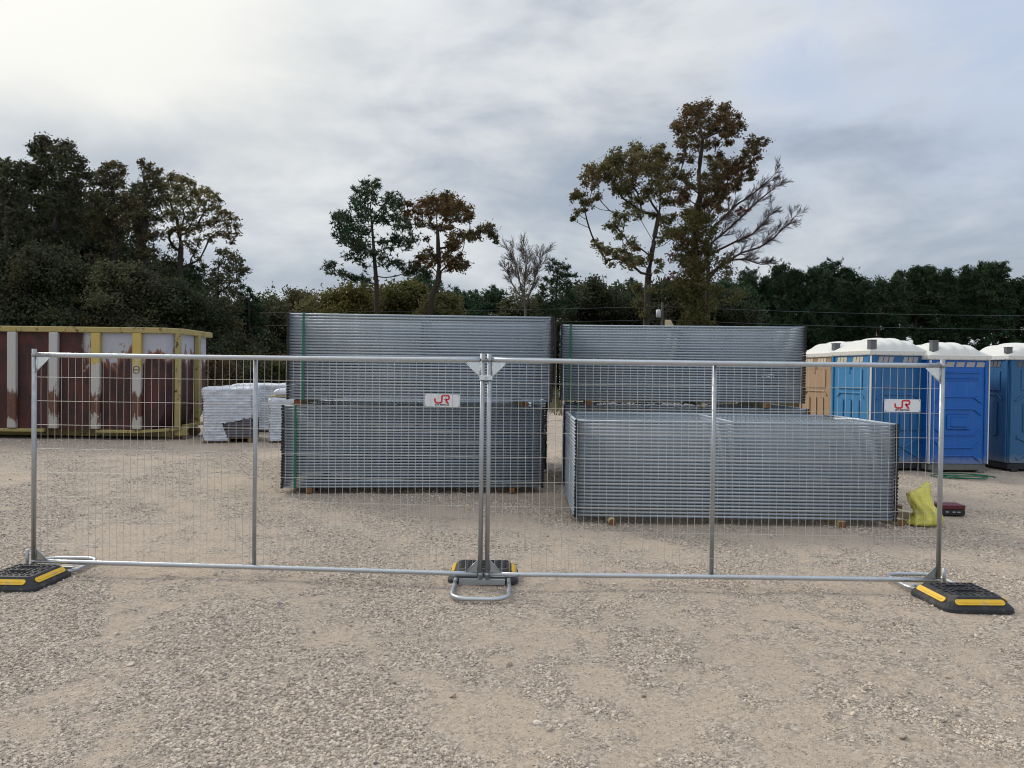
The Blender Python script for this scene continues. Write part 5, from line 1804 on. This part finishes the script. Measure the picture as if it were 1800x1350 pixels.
def gen_pine(h, wd, seed, bare=0.35, leafm=None, dens=70, thin=0.0):
    rs = random.Random(seed)
    cl = []
    z = h * bare
    while z < h * 0.97:
        f = (z - h * bare) / (h * (1 - bare))
        R = wd / 2 * (1 - f) ** 0.68 * (0.55 + 0.45 * min(1, f * 4 + .4)) + 0.15
        n = 3 + int(R * 2.2)
        a0 = rs.uniform(0, 6)
        for k in range(n):
            if f < thin and rs.random() < 0.55 + 0.35 * (1 - f / max(thin, .01)): continue
            a = a0 + 2 * PI * k / n + rs.uniform(-.4, .4)
            r = R * rs.uniform(.45, 1.0)
            cl.append((r * math.cos(a), r * math.sin(a), z + rs.uniform(-.2, .3) + 0.12 * r, rs.uniform(.42, .68)))
        z += 0.62
    cl.append((0, 0, h * .97, .35)); cl.append((0.1, 0, h * .92, .4))
    # dead stubs low on the stem
    tr = [Vector((0, 0, 0)), Vector((rs.uniform(-.1, .1), 0, h * .35)), Vector((rs.uniform(-.15, .15), rs.uniform(-.15, .15), h * .7)), Vector((0, 0, h * .98))]
    return tree_parts(tr, cl, seed, leafm or M['needle_dark'], M['bark_pine'], dens=dens, size=0.36, kind='needle', r_base=0.015 * h, up=0.0, nsub=5, twig=0.02)
def gen_shrub(h, wd, seed, leafm, dens=330, size=0.11):
    rs = random.Random(seed)
    cl = []
    for k in range(16):
        f = rs.random()
        a = rs.uniform(0, 2 * PI)
        r = wd / 2 * math.sqrt(rs.random()) * (1 - 0.4 * f)
        cl.append((r * math.cos(a), r * math.sin(a), h * (0.12 + .75 * f), rs.uniform(.28, .5) * wd / 2.4))
    tr = [Vector((0, 0, 0)), Vector((0, 0, h * .3)), Vector((.1, 0, h * .7))]
    return tree_parts(tr, cl, seed, leafm, M['bark'], dens=dens, size=size, r_base=0.06, nsub=6)
rv = random.Random(77)
PV = [gen_pine(12.0 + i * .4, 3.5, 50 + i, (0.18, 0.24, 0.2, 0.28, 0.2)[i], None, 62, (0.50, 0.44, 0.52, 0.40, 0.48)[i]) for i in range(5)]
PVL = [gen_pine(12.0 + i * .4, 4.8, 150 + i, 0.22) for i in range(2)]
PV2 = [gen_pine(8.0, 4.4, 60 + i, 0.12, M['needle']) for i in range(2)]
DV = [gen_decid(8.5, 6.0, 70 + i, (M['leaf_dark'], M['leaf_dull'], M['leaf_dark'])[i]) for i in range(3)]
SV = [gen_decid(5.2, 4.6, 80 + i, (M['leaf_dull'], M['leaf_yellow'], M['leaf_olive'], M['leaf_ivy'])[i], 330, 0.13, 0.06) for i in range(4)]
BV = [gen_shrub(2.2, 2.4, 90 + i, (M['leaf_dull'], M['leaf_brown'], M['leaf_ivy'])[i]) for i in range(3)]

NTH = 'first second third fourth fifth sixth seventh eighth ninth tenth eleventh twelfth thirteenth fourteenth fifteenth sixteenth seventeenth eighteenth nineteenth twentieth'.split()
NTH += ['twenty-' + q for q in NTH[:9]] + ['thirtieth'] + ['thirty-' + q for q in NTH[:9]]
# pine line at the right: individual pines in three ragged rows
k = 0
for row, (d, x0, x1, step, hs) in enumerate(((72, 1262, 2000, 28, 1.0), (79, 1275, 2060, 30, 1.05))):
    x = x0
    cnt = -1
    while x < x1:
        dd = d + rv.uniform(-2, 2)
        top = 480 + 6 * math.sin(x * 0.021) + 5 * math.sin(x * 0.057 + 1) + rv.uniform(-14, 14)
        if x < 1330: top += (1330 - x) * 0.35
        hh = wz(x, top, dd)
        i = rv.randrange(5)
        base_h = 12.0 + i * .4
        s = hh / base_h
        sx = s * rv.uniform(.85, 1.25)
        cnt += 1
        low = x < 1490 and not (row == 0 and x > 1400 and cnt % 2)
        place_tree('pine_tree', (wx(x, dd), dd, 0), PVL[i % 2] if low else PV[i], (f'{NTH[cnt]} dark pine from the left in the front row of the right treeline', f'{NTH[cnt]} dark pine from the left in the second row of the right treeline', 'dark pine in the back row of the tall treeline behind the portable toilets')[row], 'tree', ('pines in the front row of the treeline', 'pines in the middle row of the treeline', 'pines in the back row of the treeline')[row], rv.uniform(0, 6.28), (sx, sx, s))
        x += step * rv.uniform(.75, 1.25)
# undergrowth band at their foot
def understory(name, x0, x1, d, h, seed, leafm, label, n=260, dens=150, r=(0.5, 1.1)):
    rs = random.Random(seed)
    cl = []
    for k in range(n):
        px = rs.uniform(x0, x1)
        dd = d + rs.uniform(-2.5, 2.5)
        hh = h * (0.75 + 0.35 * math.sin(px * 0.03 + seed) * math.sin(px * 0.011))
        cl.append((wx(px, dd), dd, rs.random() ** 0.8 * hh, rs.uniform(*r)))
    V, F, _ = leaf_cloud(cl, dens, 0.16, seed, 'leaf', 6)
    o = np.array([wx((x0 + x1) / 2, d), d, 0.0])
    ob = inst(np_mesh(name, V - o, F, leafm), name, None, tuple(o))
    tag(ob, label, 'undergrowth', kind='stuff')
understory('undergrowth', 1240, 2050, 82, 2.6, 3, M['leaf_dark'], 'dark low undergrowth at the foot of the pine treeline on the right', 260, 70)
understory('undergrowth', 380, 1300, 66, 3.6, 4, M['leaf_dark'], 'dark scrub behind the middle trees and the two stacks', 420, 120)
understory('undergrowth', -400, 470, 45, 3.4, 5, M['leaf_dark'], 'dark scrub in the shade under the tall woods on the left', 420, 120)

# mixed belt between left woods and the pines
belt = [  # px, top py, distance, kind, label
    (445, 528, 62, 'D0', 'dark broadleaf tree at the right foot of the tall woods'),
    (485, 528, 60, 'S0', 'dull olive bushy tree just left of the left stack top'),
    (530, 512, 64, 'D1', 'olive bushy tree under the lowest left bough of the lone pine'),
    (578, 520, 60, 'S2', 'brownish bushy tree left of the lone pine trunk'),
    (612, 508, 58, 'S1', 'yellowish bushy tree touching the lone pine trunk on its left'),
    (640, 500, 66, 'P0', 'small dark pine hidden behind the lone pine trunk'),
    (690, 505, 62, 'S1', 'yellow-green bushy tree between the lone pine and the orange tree'),
    (722, 500, 57, 'S3', 'olive green bushy tree left of the orange tree trunk'),
    (745, 478, 66, 'P1', 'dark pine standing behind the orange tree trunk'),
    (800, 508, 64, 'P0', 'dark pine top just right of the orange tree trunk'),
    (772, 520, 50, 'S2', 'orange-tinged bush at the foot of the orange tree'),
    (830, 512, 68, 'P1', 'short dark pine right of the orange tree, smaller than its neighbour'),
    (866, 505, 62, 'P0', 'rounded dark pine midway between the orange and pale bare trees'),
    (895, 528, 60, 'S0', 'dull olive bush just left of the pale bare tree'),
    (945, 520, 62, 'P1', 'dark pine between the pale bare tree and the small open pine'),
    (1018, 500, 64, 'D1', 'olive broadleaf tree right of the small open pine'),
    (1048, 490, 60, 'D0', 'dark bushy broadleaf tree left of the gold-green maple'),
    (1080, 508, 66, 'P0', 'dark pine just left of the maple trunk'),
    (1108, 492, 68, 'P1', 'dark pine directly behind the maple trunk'),
    (1150, 505, 62, 'P0', 'dark pine between the maple and the ivy-clad trunk'),
    (1180, 498, 60, 'D2', 'dark broadleaf tree left of the ivy-clad trunk'),
    (1250, 500, 58, 'D0', 'dark broadleaf tree right of the ivy-clad trunk'),
    (1272, 492, 66, 'P1', 'dark pine at the left end of the pine treeline'),
    (1300, 500, 64, 'P0', 'leafy dark pine standing before the left end of the pine treeline'),
]
VM = {'D': DV, 'S': SV, 'P': PV2}
VH = {'D': 8.5, 'S': 5.2, 'P': 8.0}
for (px, top, d, kd, lab) in belt:
    s = wz(px, top, d) / VH[kd[0]]
    place_tree('pine_tree' if kd[0] == 'P' else 'tree', (wx(px, d), d, 0), VM[kd[0]][int(kd[1])], lab, 'tree', 'trees in the belt behind the stacks', rv.uniform(0, 6.28), (s * 1.05, s * 1.05, s))
# small red tree
rt = gen_shrub(3.6, 2.6, 99, M['leaf_red'], 260, 0.11)
place_tree('red_tree', (wx(1178, 50), 50, 0), rt, 'small red-leaved tree left of the ivy-clad trunk foot', 'tree', sc=(1.0, 1.0, 1.12))

# ---- tall woods on the left --------------------------------------------
def woods_hero(d, trunk, cl, label, leafm, seed, **kw):
    kw.setdefault('dens', 520); kw.setdefault('size', 0.12)
    return hero('tree', d, A, trunk, cl, label, leafm, M['bark'], seed, r_base=0.24, nsub=8, twig=0.014, **kw)
woods_hero(41, [(340, 1200), (345, 900), (345, 600), (340, 400), (330, 200)],
    [(200, 120, 34), (240, 105, 34), (275, 100, 30), (190, 155, 30), (240, 150, 36), (290, 140, 38), (350, 130, 36), (390, 125, 32), (410, 160, 34), (340, 170, 42), (220, 200, 34), (280, 200, 42), (380, 190, 40), (240, 250, 40), (300, 260, 46), (360, 240, 46), (420, 210, 34), (470, 215, 28), (480, 240, 24), (430, 260, 38), (500, 290, 34), (520, 320, 28), (440, 310, 42), (380, 320, 50), (300, 330, 50), (460, 360, 40), (400, 390, 54), (320, 400, 56), (250, 330, 44), (350, 470, 60), (430, 460, 54), (270, 450, 56), (330, 550, 60), (420, 550, 60), (260, 560, 56), (380, 640, 60), (300, 660, 60), (440, 650, 50), (340, 740, 60), (420, 740, 50), (270, 760, 54), (370, 830, 54)],
    'tallest dark tree of the left woods with a lacy domed top', M['leaf_dark'], 41)
woods_hero(38, [(60, 1200), (62, 900), (60, 600), (50, 350)],
    [(10, 240, 34), (30, 230, 28), (5, 290, 40), (50, 270, 34), (80, 300, 34), (30, 330, 46), (100, 260, 28), (90, 350, 44), (-20, 350, 50), (40, 410, 56), (110, 430, 50), (-10, 460, 56), (60, 500, 60), (130, 530, 52), (0, 560, 60), (80, 600, 60), (20, 680, 60), (110, 700, 56), (-30, 760, 60), (60, 790, 60), (130, 620, 50), (-60, 620, 60)],
    'dark broad tree at the left edge of the frame', M['leaf_dark'], 42)
woods_hero(42, [(170, 1200), (170, 900), (165, 600), (160, 350)],
    [(110, 245, 24), (150, 250, 30), (190, 260, 30), (130, 290, 36), (180, 300, 38), (220, 310, 34), (150, 350, 44), (200, 370, 44), (120, 400, 44), (170, 440, 52), (220, 470, 50), (130, 500, 52), (190, 550, 56), (150, 620, 56), (210, 650, 56), (170, 730, 56), (130, 780, 50), (220, 780, 54)],
    'dark tree filling the notch left of the lacy domed tree', M['leaf_dark'], 43)
woods_hero(43, [(650, 1200), (655, 900), (660, 600), (680, 350)],
    [(640, 250, 26), (680, 240, 28), (710, 250, 22), (720, 280, 24), (600, 280, 26), (640, 290, 34), (570, 300, 24), (690, 310, 34), (560, 350, 36), (610, 340, 38), (650, 360, 42), (710, 360, 38), (550, 410, 40), (600, 420, 46), (670, 430, 48), (730, 420, 42), (570, 480, 48), (640, 500, 50), (710, 500, 50), (540, 550, 44), (600, 570, 50), (680, 580, 50), (740, 560, 44), (620, 650, 46), (570, 640, 40), (700, 660, 46), (660, 730, 40), (560, 790, 44), (610, 860, 44), (780, 480, 40)],
    'olive-dark tree with a ragged top, middle of the left woods', M['leaf_dull'], 44)
woods_hero(44, [(850, 1200), (850, 900), (860, 700), (870, 500), (880, 330)],
    [(835, 225, 22), (850, 255, 26), (880, 235, 18), (900, 280, 30), (935, 275, 24), (870, 300, 34), (920, 320, 36), (890, 360, 42), (850, 400, 40), (940, 380, 40), (880, 430, 46), (830, 470, 42), (920, 470, 46), (870, 520, 48), (800, 540, 44), (910, 560, 46), (850, 600, 48), (920, 650, 44), (860, 690, 44), (800, 620, 40), (890, 750, 44), (830, 760, 40)],
    'olive tree whose top twigs poke up, left of the pale rounded one', M['leaf_dull'], 45)
hero('tree', 45, A, [(1080, 1200), (1075, 1000), (1060, 850), (1050, 700), (1060, 560)],
    [(1015, 295, 26), (1010, 335, 32), (1050, 320, 32), (1090, 330, 32), (1130, 350, 30), (980, 370, 34), (1030, 380, 40), (1080, 390, 42), (1140, 400, 38), (1190, 390, 30), (1230, 400, 28), (1270, 420, 26), (1290, 450, 22), (1230, 450, 34), (1180, 450, 38), (1120, 460, 42), (1060, 460, 44), (1000, 450, 42), (960, 440, 34), (1270, 490, 28), (1210, 510, 36), (1150, 530, 40), (1090, 540, 42), (1030, 540, 42), (980, 530, 38), (1300, 530, 30), (1340, 530, 30), (1370, 560, 28), (1390, 600, 26), (1400, 650, 20), (1340, 590, 32), (1280, 580, 34), (1230, 590, 34), (1160, 610, 38), (1100, 630, 40), (1040, 620, 38), (1300, 650, 28), (1350, 660, 28), (1240, 670, 30), (1370, 700, 18), (1180, 690, 30), (1110, 710, 32), (1000, 640, 30), (1020, 720, 28), (1150, 760, 24), (1180, 800, 22)],
    'pale olive rounded tree with a long low limb, right end of the left woods', M['leaf_olive'], M['bark'], 46, dens=430, size=0.11, r_base=0.24, nsub=8, twig=0.016)
hero('tree', 40, A, [(1290, 1250), (1285, 1100), (1290, 950), (1300, 820)],
    [(1300, 760, 26), (1340, 750, 26), (1380, 780, 28), (1420, 800, 26), (1400, 840, 32), (1440, 860, 28), (1465, 860, 18), (1350, 800, 32), (1420, 890, 26), (1300, 830, 30), (1350, 870, 38), (1260, 880, 34), (1300, 920, 42), (1370, 930, 42), (1240, 950, 40), (1300, 990, 46), (1380, 1010, 44), (1250, 1050, 46), (1330, 1080, 48), (1400, 1090, 38), (1280, 1150, 46), (1360, 1160, 44), (1420, 1180, 30), (1230, 1180, 44), (1310, 1230, 44)],
    'low olive tree beside the dumpster end, right foot of the left woods', M['leaf_dull'], M['bark'], 47, dens=520, size=0.11, r_base=0.16, nsub=8)
hero('pine_tree', 47, A, [(1120, 1250), (1120, 1000), (1125, 850)],
    [(1130, 840, 26), (1160, 860, 24), (1200, 850, 24), (1100, 880, 30), (1150, 910, 34), (1190, 900, 28), (1080, 930, 34), (1130, 970, 40), (1190, 970, 34), (1070, 1010, 38), (1130, 1050, 44), (1190, 1050, 36), (1080, 1110, 44), (1150, 1130, 44)],
    'dark young pine before the pale rounded tree of the left woods', M['needle_dark'], M['bark_pine'], 48, dens=110, size=0.30, kind='needle', r_base=0.12, up=0, nsub=6)
hero('pine_tree', 50, A, [(810, 1000), (812, 700), (815, 500)],
    [(790, 375, 26), (820, 370, 26), (840, 400, 26), (800, 420, 34), (840, 440, 30), (790, 460, 34), (820, 490, 36), (780, 520, 34), (840, 540, 34), (800, 580, 38), (830, 640, 38), (790, 700, 36), (820, 760, 36)],
    'dark pine top showing between the two olive trees of the left woods', M['needle_dark'], M['bark_pine'], 49, dens=110, size=0.30, kind='needle', r_base=0.15, up=0, nsub=6)
hero('pine_tree', 52, A, [(1480, 1300), (1480, 1100), (1460, 980)],
    [(1440, 960, 22), (1480, 980, 20), (1430, 1000, 30), (1490, 1020, 26), (1520, 1050, 24), (1450, 1060, 36), (1510, 1090, 34), (1540, 1110, 26), (1420, 1100, 34), (1470, 1140, 44), (1540, 1170, 36), (1430, 1180, 40), (1500, 1220, 44)],
    'low dark pine sloping down at the far right foot of the left woods', M['needle_dark'], M['bark_pine'], 58, dens=120, size=0.30, kind='needle', r_base=0.12, up=0, nsub=6)
# trees filling the shade of the woods
fill = [(-70, 330, 46, 'D0', 'dark tree cut by the left edge, behind the edge tree'), (20, 380, 50, 'D2', 'dark filler tree deep in the woods behind the edge tree'),
        (75, 370, 49, 'D0', 'dark filler tree deep in the woods left of the domed tree'), (125, 345, 48, 'D2', 'dark tree directly behind the lacy domed tree'),
        (165, 400, 50, 'D1', 'dark tree deep in the woods right of the domed tree'), (210, 440, 48, 'D0', 'dark tree below the ragged olive tree'),
        (250, 470, 49, 'D2', 'dark tree deep in the woods above the dumpster middle'), (290, 450, 51, 'D0', 'dark tree behind the olive tree with poking twigs'),
        (335, 490, 50, 'D2', 'dark tree low behind the pale rounded tree'), (380, 520, 53, 'D0', 'dark tree low behind the olive tree by the dumpster end'),
        (420, 540, 54, 'D2', 'dark low tree at the right foot of the woods'),
        (-40, 430, 36.5, 'D2', 'dark low tree at the wood edge, cut by the left edge of the frame'), (35, 455, 37, 'D0', 'dark low tree at the wood edge behind the left part of the dumpster'),
        (95, 440, 36, 'D2', 'dark low tree at the wood edge before the domed tree'), (150, 470, 37, 'D0', 'dark low tree at the wood edge right of the domed tree'),
        (205, 465, 36, 'D1', 'olive low tree at the wood edge above the middle of the dumpster'), (258, 480, 37, 'D2', 'dark low tree at the wood edge above the last yellow stake'),
        (312, 495, 37.5, 'D0', 'dark low tree at the wood edge above the dumpster corner')]
for (px, top, d, kd, lab) in fill:
    s = wz(px, top, d) / 8.5
    sx = max(s * .85, 0.8)
    place_tree('tree', (wx(px, d), d, 0), DV[int(kd[1])], lab, 'tree', 'dark trees inside the left woods', rv.uniform(0, 6.28), (sx, sx, s))
# brush between the dumpster and the woods, one bush each
bushes = [(-30, 34, 1.3), (25, 33, 1.2), (80, 35, 1.4), (140, 34, 1.1), (205, 33, 1.3), (262, 35, 1.2), (318, 34, 1.3), (372, 33, 1.1), (405, 38, 1.2), (440, 36, 1.0), (470, 40, 1.2), (498, 37, 1.1)]
for q, (px, d, s) in enumerate(bushes):
    lab = (f'{("rusty brown", "olive", "dull green")[q % 3]} bush at the wood edge ' + ('cut by the left edge of the frame', 'above the left part of the dumpster rim', 'above the dumpster between its first two stakes', 'above the third dumpster stake', 'above the first yellow dumpster stake', 'above the last yellow dumpster stake', 'above the corner post of the dumpster', 'just right of the dumpster rim', 'above the torn pallet load', 'above the fence rail right of the pallet loads', 'close to the left stack, above the rear pallet load', 'touching the left edge of the left stack')[q])
    place_tree('bush', (wx(px, d), d, 0), BV[q % 3], lab, 'bush', 'bushes along the wood edge', rv.uniform(0, 6.28), s)

# dry weeds at the edge of the yard
def weeds():
    rs = np.random.RandomState(12)
    n = 52000
    y = 29 + rs.rand(n) ** 1.3 * 26
    x = rs.uniform(-1, 1, n) * (y * 0.80)
    cl = value_noise(x, y, .35, 3)
    keep = rs.rand(n) < np.clip((cl - .25) * 2.2, .1, 1)
    x, y = x[keep], y[keep]; n = len(x)
    h = (0.30 + 0.75 * rs.rand(n) ** 1.6) * np.clip((y - 28.5) / 4, .25, 1)
    a = rs.uniform(0, 2 * PI, n); lean = rs.uniform(0, .35, n) * h
    w_ = 0.022 + 0.02 * rs.rand(n)
    b = np.stack([x, y, np.zeros(n)], 1)
    side = np.stack([np.cos(a), np.sin(a), np.zeros(n)], 1) * w_[:, None]
    tip = b + np.stack([lean * np.sin(a * 3), lean * np.cos(a * 2), h], 1)
    mid = b * .45 + tip * .55 + np.stack([0 * x, 0 * x, 0.08 * h], 1)
    V = np.stack([b - side, b + side, mid + side * .8, mid - side * .8, tip], 1).reshape(-1, 3)
    i = np.arange(n)[:, None] * 5
    F3 = np.concatenate([i + 3, i + 2, i + 4], 1)
    q1 = np.concatenate([i, i + 1, i + 2], 1); q2 = np.concatenate([i, i + 2, i + 3], 1)
    F = np.concatenate([F3, q1, q2])
    ob = inst(np_mesh('weeds', V, F, M['weed']), 'weeds')
    tag(ob, 'dry brown weeds and tall grass at the edge of the gravel yard', 'weeds', kind='stuff')
weeds()

# utility pole with a pale transformer, and the wires along the treeline
def utility():
    d = 52.0
    x = wx(1162, d)
    root = empty('utility_pole', (x, d, 0))
    tag(root, 'thin utility pole with a small pale transformer, above the back stack', 'utility pole')
    top = wz(1162, 532, d)
    MB().tube([(0, 0, 0), (0, 0, top)], [0.12, 0.085], 8).build('pole', M['pole_wood'], root)
    z = wz(1157, 551, d)
    MB().tube([(-0.26, 0, z - 0.30), (-0.26, 0, z - .27), (-0.26, 0, z + 0.22), (-0.26, 0, z + .27)], [0.13, 0.17, 0.17, 0.10], 12).build('transformer', M['sign_white'], root)
    MB().box((-0.12, 0, z), (0.18, 0.05, 0.06)).build('bracket', M['vent_grey'], root)
    MB().tube([(-0.26, 0, z + .25), (-0.26, 0, z + .42)], 0.03, 6).build('insulator', M['vent_grey'], root)
    for (py0, py1, lab) in ((539, 531, 'upper'), (562, 556, 'lower')):
        a = Vector((x, d, wz(1162, py0, d)))
        b = Vector((wx(2300, 66), 66, wz(2300, py1 + 15, 66)))
        c = Vector((wx(-500, 62), 62, wz(-500, py0 + 4 - 8, 62)))
        mb = MB()
        for (p, q) in ((a, b), (a, c)):
            pts = [p.lerp(q, t) + Vector((0, 0, -0.55 * 4 * t * (1 - t))) for t in np.linspace(0, 1, 24)]
            mb.tube(pts, 0.011, 4)
        o = mb.build('power_line', M['cable'])
        tag(o, f'{lab} thin power line strung across in front of the dark trees', 'power line')
utility()
